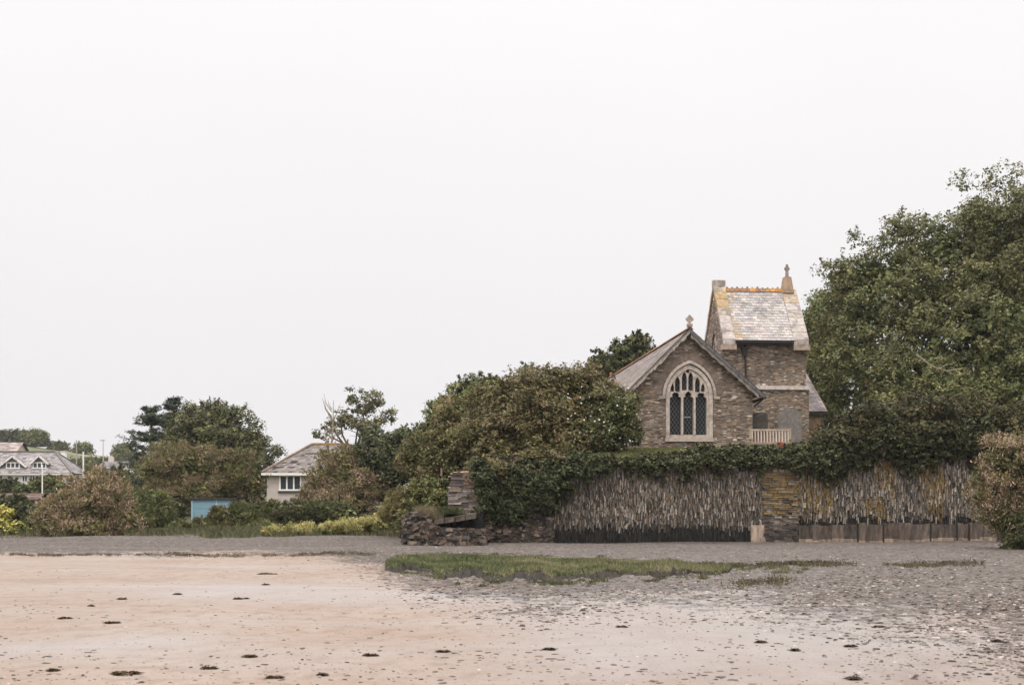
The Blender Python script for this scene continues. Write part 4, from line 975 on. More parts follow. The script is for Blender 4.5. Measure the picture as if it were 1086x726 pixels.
gable_house('garden_shed', -12, 37, 530, 523, 545, 108, 3.4, lin(96, 84, 76), [lin(150, 132, 122), lin(138, 122, 114), lin(160, 142, 132)], 'low pinkish shed roof in front of the garden hedge')['category'] = 'shed'
# blue beach hut
HY = 90.0; hx0, hx1 = P(203, 0, HY).x, P(243.5, 0, HY).x; hz1 = P(0, 528.5, HY).z; hz0 = gz(hx0, HY) - .2
hut = thing('beach_hut', ((hx0 + hx1) / 2, HY, hz0), 'pale blue boarded hut with a dark flat roof half hidden by bushes', 'hut')
m = MB(); z = hz0
m.box(hx0 + .02, hx1 - .02, HY + .02, HY + 1.8, hz0, hz1 - .06, lin(96, 138, 158))
while z < hz1 - .1:
    m.hexa([(hx0, HY - .02, z), (hx1, HY - .02, z), (hx1, HY + .02, z), (hx0, HY + .02, z), (hx0, HY, z + .15), (hx1, HY, z + .15), (hx1, HY + .02, z + .15), (hx0, HY + .02, z + .15)], jit(lin(116, 146, 158), .08)); z += .155
m.build('board_wall', M_PAINT, hut)
m = MB(); m.box(hx0 - .12, hx1 + .1, HY - .14, HY + 1.95, hz1 - .05, hz1 + .05, lin(60, 54, 52)); m.build('flat_roof', M_WOOD, hut)
for xx in (hx0 + .01, hx0 + 1.55):
    m = MB(); m.box(xx, xx + .08, HY - .05, HY - .021, hz0, hz1 - .06, lin(150, 182, 194)); m.build('corner_board', M_PAINT, hut)
# poles
def pole(name, px, ytop, Y, r, col, label, cat, head=False):
    x = (px - CX) / F * Y; z0 = gz(x, Y); zt = P(0, ytop, Y).z
    h = thing(name, (x, Y, z0), label, cat)
    m = MB(); m.tube([(x, Y, z0 - .3), (x, Y, (z0 + zt) / 2), (x, Y, zt)], [r, r * .9, r * .7], col, 8); m.build('shaft', M_PAINT, h)
    m = MB()
    if head: m.box(x - .45, x + .25, Y - .1, Y + .1, zt - .02, zt + .10, mulc(col, .7))
    else: m.tube([(x, Y, zt - .01), (x, Y, zt + .08), (x, Y, zt + .12)], [r * .9, r * 1.0, r * .3], col, 8)
    m.build('lamp_head' if head else 'cap', M_PAINT, h)
WP = lin(222, 218, 214)
pole('white_pole', 45, 494, 112, .055, WP, 'thin white pole in front of the dormer house garden hedge', 'pole')
pole('mast', 88.5, 480, 165, .11, WP, 'stout white mast rising just right of the dormer house roof', 'pole')
pole('telegraph_pole', 81.3, 467, 235, .11, lin(150, 144, 138), 'slim grey pole on the slope behind the dormer house', 'pole')
pole('street_lamp', 109.5, 467, 225, .09, lin(165, 162, 160), 'tall street lamp beside the distant cottage roof', 'street lamp', True)
# ================================================================== trees and shrubs
SPEC = dict(width=.6)
yz = lambda px, Y: yardz((px - CX) / F * Y, Y)
# big sycamore over the right of the churchyard, and the darker tree behind it
tree('sycamore_tree', 1050, 90, [B(1085, 278, 95, 84, 89), B(1008, 290, 70, 66, 88), B(945, 318, 60, 58, 88), B(906, 306, 36, 36, 90), B(1050, 365, 95, 75, 84), B(965, 395, 75, 56, 86), B(900, 372, 42, 50, 90), B(1125, 330, 115, 125, 88), B(1048, 250, 50, 38, 88),
     B(920, 412, 52, 36, 87), B(1010, 425, 80, 42, 82), B(1100, 420, 85, 60, 82), B(962, 262, 34, 34, 88), B(925, 284, 30, 28, 89), B(893, 296, 26, 26, 90), B(1094, 248, 48, 36, 88), B(990, 246, 26, 26, 88), B(1134, 285, 60, 60, 88)],
     165000, .2, G_SYC, 'huge dense green tree filling the right edge above the churchyard', 11, z0=5.2, r=.5, nl=14, sub=4, col=BARK2, rough=.6, fill=.22, tips=[(.18, .175, .085), (.15, .155, .075), (.135, .12, .06)], tipfrac=.34, zmin=5.2, bough=1.05, sparse=.95)
syc = [o for o in COL.objects if o.name.startswith('sycamore_tree')][0]; m = MB(); rng = np.random.default_rng(5)
for pts, r_ in (([(972, 376), (988, 388), (1004, 393), (1024, 390)], .05), ([(1004, 393), (1013, 398), (1026, 396)], .03), ([(996, 391), (1004, 386), (1012, 385)], .025), ([(1000, 428), (1012, 419), (1028, 416), (1040, 410)], .045), ([(1020, 417), (1028, 421), (1038, 420)], .025)):
    q = [P(a_, b_, 78.6 + .8 * rng.random() + (8 if a_ < 960 else 4 if b_ < 350 else 0)) for a_, b_ in pts]; m.tube(q, [r_ * (1 - .75 * k / (len(q) - 1)) for k in range(len(q))], lin(136, 123, 110), 6)
m.build('dead_limb', M_BARK, syc)
tree('ash_tree', 872, 98, [B(868, 348, 24, 30, 100), B(876, 395, 30, 46, 100), B(885, 330, 30, 36, 101), B(874, 430, 28, 30, 100), B(858, 372, 16, 30, 101)],
     26000, .2, G_MID, 'greyer tree between the tower and the huge green tree', 12, z0=5.3, r=.3, rough=.5, zmin=5.3)
tree('pine_tree', 662, 118, [B(668, 375, 26, 16, 118), B(645, 388, 22, 16, 117), B(690, 378, 18, 12, 118), B(676, 362, 14, 9, 118), B(640, 400, 22, 18, 117), B(615, 402, 12, 12, 118), B(670, 395, 32, 22, 119)],
     14000, .26, G_DARK + [(.075, .078, .040)], 'dark rounded tree showing above the left slope of the church roof', 13, z0=5.0, r=.3, rough=.5, col=BARK2, tips=[(.11, .105, .055)], tipfrac=.2)
# the mass of shrubs at the wall's left end
shrub('hawthorn_bush', 590, 70.5, [B(588, 428, 54, 40, 70), B(628, 438, 40, 36, 69.5), B(556, 450, 50, 44, 69.5), B(545, 425, 30, 28, 70), B(600, 466, 56, 28, 69), B(525, 478, 36, 40, 68.5), B(570, 492, 46, 22, 68), B(612, 412, 26, 24, 70), B(575, 404, 32, 20, 70), B(530, 500, 34, 30, 66.6), B(580, 494, 44, 20, 67), B(648, 425, 24, 24, 70.3)],
      62000, .16, G_OLIVE, 'large olive and bronze thorn bush rounded over the wall beside the church', 14, z0=yz(590, 72), r=.14, rough=.6, nl=9, sub=3, tips=[(.17, .118, .066), (.19, .15, .085), (.145, .13, .07)], tipfrac=.3, zmin=2.4, bough=.62)
rb = [B(652, 440, 26, 30, 68.6), B(658, 462, 22, 18, 68.4), B(634, 462, 28, 20, 68.2), B(636, 432, 22, 22, 68.8)]
rose = shrub('rose_bush', 648, 69.8, rb, 17000, .13, G_MID + G_DARK, 'green dog rose dotted with white blossom against the church wall', 15, z0=yz(648, 69.8), r=.06, zmin=4.2)
rng = np.random.default_rng(77); c, d = scatter(rng, rb + [B(615, 440, 26, 26, 68.2)], 150, 1.0, 1.1, 4.3); k = d[:, 1] < .2
V, C = leaves(rng, c[k], d[k], 2, .03, .075, .07, [(.72, .70, .66), (.62, .58, .54)], up=.2); quads_object('blossom', V, C, M_LEAF, rose)
shrub('bronze_bush', 470, 73, [B(494, 456, 38, 38, 73), B(458, 484, 30, 26, 72.5), B(482, 436, 24, 20, 74), B(442, 484, 20, 20, 73), B(500, 480, 34, 34, 71.5), B(470, 505, 34, 18, 72.5), B(515, 432, 24, 24, 73)],
      40000, .15, G_OLIVE + G_MID[:3], 'bronze-brown bush with bare stems left of the olive thorn bush', 16, z0=.6, r=.12, rough=.5, nl=7, sub=5, col=lin(138, 112, 92), tips=[(.18, .122, .068), (.15, .12, .065)], tipfrac=.3, bough=.6)
tree('holm_oak', 497, 84, [B(500, 416, 30, 18, 84), B(477, 438, 24, 20, 84), B(520, 412, 22, 14, 85), B(459, 464, 22, 20, 83), B(488, 450, 40, 34, 84)],
     15000, .18, G_MID, 'mid green tree top showing behind the bronze-brown bush', 17, z0=1.0, r=.2, rough=.45)
tree('elder_tree', 415, 100, [B(410, 480, 28, 22, 100), B(440, 474, 22, 18, 99), B(398, 485, 24, 26, 99), B(432, 492, 28, 30, 98), B(428, 464, 16, 11, 100)],
     17000, .22, G_DARK + [(.060, .078, .040)], 'dark green rounded tree standing just right of the bungalow', 18, r=.2, rough=.45, tips=[(.085, .10, .055)], tipfrac=.25)
tree('sparse_tree', 378, 128, [B(385, 428, 22, 14, 128), B(360, 442, 16, 12, 128), B(405, 440, 16, 14, 128), B(345, 460, 12, 6, 127), B(380, 450, 26, 12, 128), B(400, 462, 22, 12, 127), B(350, 450, 8, 5, 128)],
     6500, .26, [(.060, .062, .036), (.075, .075, .042), (.05, .054, .032), (.09, .082, .05)], 'thin open-crowned tree with sky showing through behind the bungalow', 19, r=.22, rough=.7, fill=.0, bough=.55, sparse=.7, nl=7, sub=9, col=lin(112, 98, 86), fork=.55)
bt = P(352, 470, 126); bare = thing('bare_tree', (bt.x, 126, gz(bt.x, 126)), 'bare dead stem with upright twigs rising behind the bungalow roof', 'tree')
m = MB(); rng = np.random.default_rng(3); z_ = gz(bt.x, 126); top = P(353, 424, 126).z
m.tube([(bt.x, 126, z_), (bt.x - .1, 126, z_ + 4), (bt.x + .1, 126, top - 2), (bt.x + .15, 126, top)], [.16, .11, .06, .02], lin(140, 126, 116), 6)
for k in range(14):
    zb_ = rng.uniform(z_ + 4, top - .5); a_ = Vector((bt.x, 126, zb_)); sg = rng.choice([-1, 1]); ln_ = rng.uniform(.5, 1.7)
    m.tube([a_, a_ + Vector((sg * ln_ * .35, rng.normal() * .3, ln_ * .5)), a_ + Vector((sg * ln_ * .5, rng.normal() * .4, ln_ * 1.1))], [.05, .035, .012], lin(140, 126, 116), 5)
m.build('trunk', M_BARK, bare)
# left group: conifer, big round tree, tamarisks
def conifer(px, Y, ytop, ybot, half, label, seed):
    x = (px - CX) / F * Y; z0 = gz(x, Y); zt = P(0, ytop, Y).z; zb_ = P(0, ybot, Y).z; wv = half / F * Y
    root = thing('conifer_tree', (x, Y, z0), label, 'tree'); rng = np.random.default_rng(seed); m = MB()
    m.tube([(x, Y, z0 - .2), (x + .1, Y, (z0 + zt) / 2), (x, Y, zt)], [.32, .2, .03], BARK, 8); cs = []; ds = []
    for lv in range(13):
        t = (lv + rng.uniform(-.25, .25)) / 12.5
        for k in range(9):
            zz = zb_ + (zt - zb_) * max(0, t) + rng.normal() * .12; r_ = wv * (1.04 - t) ** .75 * rng.uniform(.45, 1.2)
            a_ = rng.uniform(0, 6.28); v = Vector((math.cos(a_), math.sin(a_), rng.uniform(.0, .38))) * r_; b_ = Vector((x, Y, zz))
            m.tube([b_, b_ + v * .5 + Vector((0, 0, -.06 * r_)), b_ + v + Vector((0, 0, .08 * r_))], [.06, .04, .012], BARK, 5)
            for f in np.linspace(.2, 1.05, 8): cs.append(b_ + v * f + Vector((rng.normal() * .16, rng.normal() * .16, .06 * r_ * f + rng.normal() * .06))); ds.append((v.x, v.y, .5))
    m.build('trunk', M_BARK, root)
    V, C = leaves(rng, np.array(cs), unit(np.array(ds)), 12, .20, .34, .09, [(.030, .044, .026), (.044, .060, .034), (.060, .076, .044)], flat=.5, up=.6); quads_object('crown', V, C, M_LEAF, root)
conifer(160, 128, 430, 540, 50, 'dark layered conifer with stepped branches at the left of the tree group', 21)
conifer(184, 131, 419, 530, 36, 'tallest dark conifer tip, tucked behind the round dense tree', 22)
tree('sycamore_tree', 232, 118, [B(228, 466, 46, 34, 117), B(200, 468, 28, 30, 117), B(258, 478, 32, 34, 118), B(228, 442, 32, 16, 118), B(266, 506, 24, 28, 118), B(240, 500, 46, 34, 116), B(270, 465, 16, 16, 118), B(205, 442, 16, 12, 119), B(183, 485, 22, 32, 120), B(172, 505, 20, 26, 121)],
     42000, .22, G_DARK + G_SYC, 'broad round dense green tree between the conifers and the bungalow', 23, r=.4, rough=.45, nl=8, tips=[(.105, .095, .06)], tipfrac=.22)
TAM = 'tamarisk bushes'
def tam(name, px, Y, blobs, n, label, seed, pal=G_TAM, tf=.4, tips=PLUME, leaf=.2, **kw):
    return shrub(name, px, Y, blobs, n, leaf, pal, label, seed, cat='tamarisk', r=.1, width=.24, droop=.35, rough=.55, tips=tips, tipfrac=tf, nl=7, sub=4, **kw)
WARM = [(.27, .18, .12), (.23, .155, .10), (.30, .21, .145)]
tam('tamarisk_bush', 192, 101, [B(192, 494, 40, 24, 101), B(170, 500, 22, 22, 100), B(205, 482, 26, 12, 101), B(196, 522, 40, 24, 100.5), B(160, 495, 14, 14, 100)], 24000, 'wide tan and rust tamarisk above the left end of the blue hut', 24, G_TAM + G_MID, .55, WARM, .2)
tam('tamarisk_bush', 246, 102, [B(246, 500, 26, 24, 102), B(262, 512, 16, 22, 102), B(232, 520, 24, 22, 101.5), B(245, 485, 18, 10, 102)], 15000, 'rounded olive tamarisk rising behind the right end of the blue hut', 25, G_TAM + G_MID, .3, WARM, .2)
tam('tamarisk_bush', 96, 81, [B(98, 537, 38, 32, 80.5), B(110, 517, 26, 18, 81), B(68, 553, 32, 18, 80), B(62, 540, 20, 18, 80.5), B(128, 552, 24, 20, 80), B(100, 504, 14, 11, 81), B(90, 561, 52, 13, 79.6), B(108, 530, 28, 26, 79.8), B(80, 522, 14, 12, 80.5)], 46000, 'big tan-flowered tamarisk mound at the far left edge of the beach', 26, G_TAM, .7, PLUME, .18)
shrub('feathery_bush', 158, 88, [B(158, 540, 20, 24, 88), B(172, 548, 16, 20, 88), B(150, 556, 18, 15, 87)], 12000, .16, G_MID, 'feathery green bush touching the right side of the big tan mound', 27, width=.25, droop=.4)
tam('tamarisk_bush', 370, 99, [B(370, 508, 42, 30, 99), B(352, 508, 26, 20, 98.5), B(398, 516, 26, 26, 98.5), B(368, 488, 28, 14, 99), B(362, 532, 46, 18, 98), B(338, 524, 14, 16, 98.5)], 36000, 'large pinkish-tan tamarisk covering the right half of the bungalow', 28, G_TAM, .62, PLUME, .22)
# low growth along the back of the beach
for i, (px, Y, bl, n, pal, lab) in enumerate([
    (222, 84, [B(222, 558, 24, 10, 84), B(233, 545, 11, 9, 84), B(203, 563, 18, 8, 83)], 11000, G_OLIVE + G_MID, 'low olive bush in front of the blue hut'),
    (262, 85, [B(264, 550, 22, 15, 85), B(252, 545, 12, 12, 85), B(272, 560, 22, 9, 84)], 12000, G_MID, 'low green bush right of the blue hut under the bungalow corner'),
    (303, 87, [B(303, 546, 24, 14, 87), B(290, 541, 9, 12, 87), B(318, 543, 14, 12, 87)], 11000, G_DARK + G_MID, 'dark feathery bush directly below the bungalow window'),
    (345, 88, [B(345, 545, 26, 14, 88), B(366, 545, 16, 12, 88)], 9000, G_DARK + G_MID, 'dark low bush between the tan tamarisk and the yellow flowers')]):
    shrub('feathery_bush', px, Y, bl, n, .17, pal, lab, 30 + i, width=.3, droop=.45, rough=.6, tips=[(.12, .10, .06)], tipfrac=.15)
shrub('wispy_bush', 424, 76, [B(424, 538, 18, 20, 76), B(434, 548, 12, 14, 76), B(412, 545, 12, 14, 76.5)], 10000, .16, [(.11, .10, .055), (.085, .088, .045), (.14, .12, .075)], 'wispy yellow-green bush at the end of the yellow flowers', 36, width=.2, droop=.6)
shrub('climbing_plant', 453, 70, [B(452, 526, 24, 18, 69), B(440, 545, 16, 22, 69), B(466, 536, 13, 24, 68), B(456, 514, 20, 12, 69), B(435, 560, 15, 12, 68.5)], 16000, .13, [(.062, .070, .034), (.080, .086, .042), (.048, .056, .028), (.115, .11, .055)], 'bright green climber against the broken slate wall', 37)
V = None
# gardens and hedges at far left
for i, (px, Y, bl, n, leaf, pal, lab) in enumerate([
    (6, 150, [B(8, 516, 15, 8, 150), B(-15, 514, 20, 9, 150)], 5000, .3, G_DARK, 'clipped dark hedge under the left dormer of the white house'),
    (27, 148, [B(28, 519, 12, 6, 148)], 2600, .28, [(.07, .085, .04), (.055, .07, .035)], 'small lighter green round hedge in front of the white house'),
    (53, 146, [B(51, 513, 18, 9, 146), B(62, 518, 12, 7, 146)], 5500, .3, G_MID, 'bushy green hedge under the right dormer of the white house'),
    (10, 92, [B(8, 538, 26, 14, 92), B(30, 545, 14, 12, 91)], 8000, .2, G_DARK, 'dark shrub under the pinkish shed roof'),
    (4, 82, [B(3, 545, 9, 10, 82), B(2, 553, 10, 8, 82)], 3500, .15, G_YEL, 'yellow flowering shrub cut by the left edge of the picture'),
    (17, 82, [B(17, 562, 14, 9, 81), B(-5, 565, 16, 9, 81)], 5000, .15, G_YEL + G_MID, 'low yellow-green shrub left of the big tan mound'),
    (36, 83, [B(36, 560, 14, 14, 83), B(44, 548, 10, 10, 83)], 6000, .16, G_MID, 'plain green shrub against the left flank of the big tan mound'),
    (130, 140, [B(128, 505, 12, 12, 140), B(140, 520, 16, 16, 138)], 4500, .26, G_DARK, 'dark bush below the distant cottage roof'),
    (182, 95, [B(182, 545, 16, 14, 95)], 4500, .2, G_DARK, 'dark shrub in the shade left of the blue hut')]):
    bl = bl + [(b[0], b[1], gz(b[0], b[1]) + b[5] * .6, b[3], b[4], b[5]) for b in bl if b[2] - b[5] > gz(b[0], b[1]) + .25]   # leafy to the ground
    shrub('garden_shrub', px, Y, bl, n, leaf, pal, lab, 50 + i, nl=2)
# trees on the far hill
hill = [(4, 440, 5, 7, 6, 'leftmost dark tree on the hill skyline'), (17, 440, 8, 8, 0, 'blue-green cone-shaped tree on the skyline above the dormer house'), (35, 440, 11, 9, 1, 'greyish spreading tree, tallest on the hill skyline'),
        (41, 300, 13, 9, 0, 'broad dark tree directly behind the dormer house ridge'), (29, 310, 7, 6, 2, 'small dark tree at the edge of the yellow hill field'), (70, 310, 11, 8, 0, 'dark rounded tree behind the white chimney'), (84, 320, 9, 7, 2, 'middling dark tree right of the white chimney'),
        (97, 330, 9, 8, 0, 'dark tree at the slim grey pole on the slope'), (107, 335, 8, 7, 2, 'green tree beside the street lamp on the slope'), (118, 345, 9, 7, 0, 'rounded tree above the distant cottage roof'), (131, 440, 7, 8, 1, 'pale blue-grey tree on the skyline left of the conifers'), (141, 380, 8, 7, 0, 'tree half hidden by the dark conifer'), (62, 440, 6, 4, 2, 'low skyline tree beside the hill cottage'), (88, 440, 5, 5, 1, 'thin greyish skyline tree above the pole')]
for i, (px, Y, rx, ry, k, lab) in enumerate(hill):
    x = (px - CX) / F * Y; z0 = gz(x, Y); zc = HZ - (z0 - EYE) / Y * F
    rx = rx * (1.5 if Y < 400 else 1.2); ry = ry * (.9 if Y < 400 else 1); cy = zc - ry * .85
    tree('hill_tree', px, Y, [B(px, cy, rx, ry, Y), B(px - rx * .5, cy + ry * .3, rx * .6, ry * .6, Y), B(px + rx * .5, cy + ry * .25, rx * .6, ry * .6, Y), B(px + rx * .2, cy - ry * .5, rx * .5, ry * .5, Y)], 4200, .5 if Y < 400 else .65, [G_DARK, G_MID, G_DARK + G_MID][k % 3], lab, 80 + i, group='trees on the far hill', cr=1.0, rough=.6, nl=3, sub=0, r=.3)
for i, (px0, px1, Y) in enumerate(((-40, 150, 445), (60, 150, 360), (-30, 30, 345))):
    pass
# ivy and scrub over the sea wall
def wb(px, py, rx, ry, off=0.0, dep=.5):
    s = ws(px); p = wp(s, off); Y = p.y; k = Y / F
    return (p.x, p.y, EYE + (HZ - py) * k, rx * k, dep, ry * k)
rng = np.random.default_rng(5); iv = []
for px in np.arange(612, 884, 7.5):
    low = np.interp(px, [612, 640, 680, 700, 735, 770, 800, 840, 884], [500, 497, 500, 509, 503, 498, 500, 505, 507]) + rng.normal() * 3.2
    topy = np.interp(px, [612, 700, 735, 745, 800, 845, 884], [487, 484, 478, 473, 475, 473, 466]) + rng.normal() * 1.2
    iv.append(wb(px, (low + topy) / 2, 9, (low - topy) / 2, .16, .42))
    if rng.random() < .3: iv.append(wb(px, low + 2, 5, 7, .22, .18))
    iv.append(wb(px, topy + 5, 10, 6, -.5, .9))
def wall_plant(name, px, blobs, n, leaf, pal, label, seed, z0=4.0, **kw):
    p = wp(ws(px), -.3); return tree(name, px, p.y, blobs, n, leaf, pal, label, seed, cat='ivy', z0=z0, r=.05, stem='stem', crown='foliage', nl=8, sub=1, **kw)
def ivy(name, px, blobs, n, leaf, pal, label, seed, **kw): return wall_plant(name, px, blobs, n, leaf, pal, label, seed, zmin=kw.pop('zmin', 2.2), **kw)
ivy('ivy_hedge', 745, iv, 52000, .12, [mulc(c, .85) for c in G_IVY], 'clipped ivy hanging along the middle of the sea wall top, below the church window', 41, rough=.35, width=.75, tips=[(.11, .115, .065), (.095, .10, .05)], tipfrac=.22)
ivy('overhanging_ivy', 560, [wb(562, 514, 46, 28, .2, .7), wb(524, 518, 26, 34, .2, .6), wb(600, 496, 36, 16, .2, .5), wb(532, 540, 30, 18, .3, .45), wb(578, 522, 28, 20, .25, .45), wb(512, 545, 18, 24, .45, .4), wb(550, 546, 22, 14, .3, .35), wb(628, 494, 24, 12, .15, .35), wb(508, 506, 14, 22, 1.25, .35), wb(514, 530, 12, 20, 1.1, .3)], 42000, .14, [(.026, .032, .019), (.034, .042, .023), (.046, .052, .029), (.022, .027, .017)], 'deep green ivy tumbling down over the wall at its left end', 42, rough=.5, zmin=.75, tips=[(.08, .10, .05)], tipfrac=.18)
sc1 = [wb(905, 462, 34, 20, -.6, 1.4), wb(935, 448, 40, 26, -1.0, 2), wb(880, 466, 20, 12, -.4, 1), wb(985, 452, 52, 34, -1.2, 2), wb(1040, 458, 42, 36, -1.4, 2), wb(1080, 470, 45, 40, -1.4, 2)]
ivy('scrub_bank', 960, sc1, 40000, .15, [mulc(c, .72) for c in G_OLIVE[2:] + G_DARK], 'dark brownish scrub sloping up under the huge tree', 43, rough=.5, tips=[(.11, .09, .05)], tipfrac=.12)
iv2 = []
for px in np.arange(886, 1064, 8):
    low = np.interp(px, [886, 905, 940, 960, 985, 1010, 1064], [505, 500, 492, 500, 490, 484, 486]) + rng.normal() * 4; iv2.append(wb(px, low - 14, 10, 15, .12, .45)); iv2.append(wb(px, low - 27, 11, 14, .0, .7))
    if rng.random() < .35: iv2.append(wb(px, low + 2, 5, 9, .2, .16))
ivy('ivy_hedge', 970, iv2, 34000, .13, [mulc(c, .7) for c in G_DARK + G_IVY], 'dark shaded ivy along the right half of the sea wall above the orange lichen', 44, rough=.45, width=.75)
# near tamarisk at the right edge
tam('tamarisk_bush', 1082, 57.5, [B(1078, 498, 40, 38, 57.5), B(1056, 530, 26, 26, 57.3), B(1098, 480, 36, 30, 58), B(1100, 535, 42, 48, 57.5), B(1046, 508, 16, 20, 57.8), B(1070, 548, 30, 22, 57)], 40000, 'near tamarisk with pink-tan plumes cut by the right edge', 60, G_TAM[2:] + G_OLIVE[2:], .7, PLUME, .16)
shrub('feathery_bush', 1084, 56, [B(1082, 570, 16, 16, 56), B(1100, 560, 26, 26, 56), B(1072, 579, 11, 7, 56)], 9000, .14, G_DARK, 'dark low bush at the foot of the near tamarisk', 61, width=.35, z0=0)

# ================================================================== grass and flowers (ground cover)
def blades(name, XY, Zf, h0, h1, wd, pal, seed, label=None, lean=.35, obj_kind='stuff'):
    rng = np.random.default_rng(seed); n = len(XY); z = Zf; b = np.stack([XY[:, 0], XY[:, 1], z], 1)
    a = rng.uniform(0, 6.283, n); h = rng.uniform(h0, h1, n) * (1 + .45 * np.sin(XY[:, 0] * 3.1 + seed) * np.sin(XY[:, 1] * 2.3 + XY[:, 0])); t = np.stack([np.cos(a), np.sin(a), 0 * a], 1) * wd / 2
    le = rng.normal(size=(n, 3)) * lean * h[:, None]; le[:, 2] = h * rng.uniform(.75, 1, n)
    mid = b + le * np.array([.35, .35, .55]); tip = b + le
    V = np.stack([b - t, b + t, mid + t * .8, tip, mid - t * .8], 1); pal = np.array(pal)
    pt = np.sin(XY[:, 0] * 1.9 + 2 * np.sin(XY[:, 1] * .8 + seed)) * .5 + np.sin(XY[:, 0] * 4.3 + XY[:, 1] * 1.7) * .3 + np.sin(XY[:, 0] * .63 + seed) * .4
    ki = np.clip(np.round((pt + 1.2) / 2.4 * (len(pal) - 1) + rng.normal(size=n) * .8), 0, len(pal) - 1).astype(int)
    C = pal[ki] * rng.uniform(.75, 1.25, (n, 1)); o = quads_object(name, V, C, M_LEAF, None, 5)
    o['kind'] = obj_kind
    if label: o['label'] = label
    return o
def beach_xy(px, py):           # point of the flat beach under a photo point
    Y = EYE * F / (py - HZ); return (px - CX) / F * Y, Y
# marsh turf island: a low mound with an eroded lip
up_ = [(408, 596), (425, 591), (450, 588), (520, 589), (600, 592), (680, 595), (745, 599), (790, 602)]
lo_ = [(408, 604), (420, 605), (445, 607), (470, 612), (520, 614), (580, 617), (620, 616), (650, 612), (700, 612), (735, 610), (765, 606), (790, 601)]
def marsh(px): return np.interp(px, *zip(*up_)), np.interp(px, *zip(*lo_))
m = MB(); pxs = np.arange(408, 790.1, 1.5); NV = 12; rows = []; rng = np.random.default_rng(12)
for px in pxs:
    t_, b_ = marsh(px); b_ += 1.9 * math.sin(px * .11) + 1.2 * math.sin(px * .27 + 1) + .7 * math.sin(px * .71) + rng.normal() * .15; b_ = max(b_, t_ + 1)
    r_ = []
    for k in range(NV + 1):
        f = k / NV; py = b_ + (t_ - b_) * f; x, Y = beach_xy(px, py); hh = (.10 + .04 * math.sin(px * .09 + 1)) * min(1, f / .12 + .0) * min(1, (1 - f) / .3) * min(1, (px - 405) / 14) * min(1, (792 - px) / 60)
        r_.append(Vector((x, Y, gz(x, Y) - .02 + hh * (1 + .3 * math.sin(x * 2.3 + Y * 1.7)) + .02 * rng.random() * (f > 0))))
    rows.append(r_)
TB = lin(42, 35, 28); TG = lin(84, 80, 52)
for i in range(len(rows) - 1):
    for k in range(NV): m.face([rows[i][k], rows[i + 1][k], rows[i + 1][k + 1], rows[i][k + 1]], jit(TB if k < 2 else TG, .06))
tag(m.build('turf_island', M_TURF), kind='structure')
def scatter_marsh(n, seed, edge=False):
    rng = np.random.default_rng(seed); px = rng.uniform(409, 788, n); t_, b_ = marsh(px); b_ = b_ + 1.9 * np.sin(px * .11) + 1.2 * np.sin(px * .27 + 1) + .7 * np.sin(px * .71); f = rng.random(n) ** .8
    if edge: f = rng.uniform(0, .16, n)
    py = b_ + (t_ - b_) * (.04 + .95 * f) + rng.normal(size=n) * .25; Y = EYE * F / (py - HZ); x = (px - CX) / F * Y
    hh = (.10 + .04 * np.sin(px * .09 + 1)) * np.clip(f / .12, 0, 1) * np.clip((1 - f) / .3, 0, 1) * np.clip((px - 405) / 14, 0, 1) * np.clip((792 - px) / 60, 0, 1)
    return np.stack([x, Y], 1), ground_z(x, Y) - .02 + hh * (1 + .3 * np.sin(x * 2.3 + Y * 1.7)), px, f
XY, Zm, pxm, fm = scatter_marsh(75000, 5); keep = (fm > .06 + .06 * np.sin(pxm * .31) + .04 * np.sin(pxm * .83)) & (np.random.default_rng(1).random(len(pxm)) < np.where(pxm > 735, .45, 1) * (.7 + .3 * np.sin(XY[:, 0] * 2.1 + XY[:, 1] * 1.3)))
blades('marsh_grass', XY[keep], Zm[keep], .03, .13, .016, [(.070, .085, .038), (.095, .115, .050), (.13, .14, .066), (.18, .17, .09), (.25, .22, .13)], 6, 'short green marsh grass on the turf island')
rng = np.random.default_rng(91); ox, oy = [], []
for _ in range(70):
    px0 = rng.uniform(415, 860); t_, b_ = marsh(min(px0, 788)); py0 = (b_ + abs(rng.normal()) * 3.5 + .5) if rng.random() < .75 else t_ - abs(rng.normal()) * 1.2; nn = int(rng.uniform(30, 150)); ox.append(rng.normal(px0, rng.uniform(1.5, 5), nn)); oy.append(rng.normal(py0, .5, nn))
ox, oy = np.concatenate(ox), np.maximum(np.concatenate(oy), 585); Yo = EYE * F / (oy - HZ); xo = (ox - CX) / F * Yo
blades('stray_turf', np.stack([xo, Yo], 1), ground_z(xo, Yo) - .01, .02, .09, .02, [(.06, .06, .03), (.085, .09, .042), (.12, .125, .06), (.16, .14, .08)], 92, 'stray tufts of turf around the grass island')
XY, Zm, _, _ = scatter_marsh(26000, 15, True); blades('marsh_edge_weed', XY, Zm - .03, .02, .06, .03, [(.05, .04, .028), (.075, .06, .04), (.038, .032, .023)], 16, 'brown weed fringing the turf island')
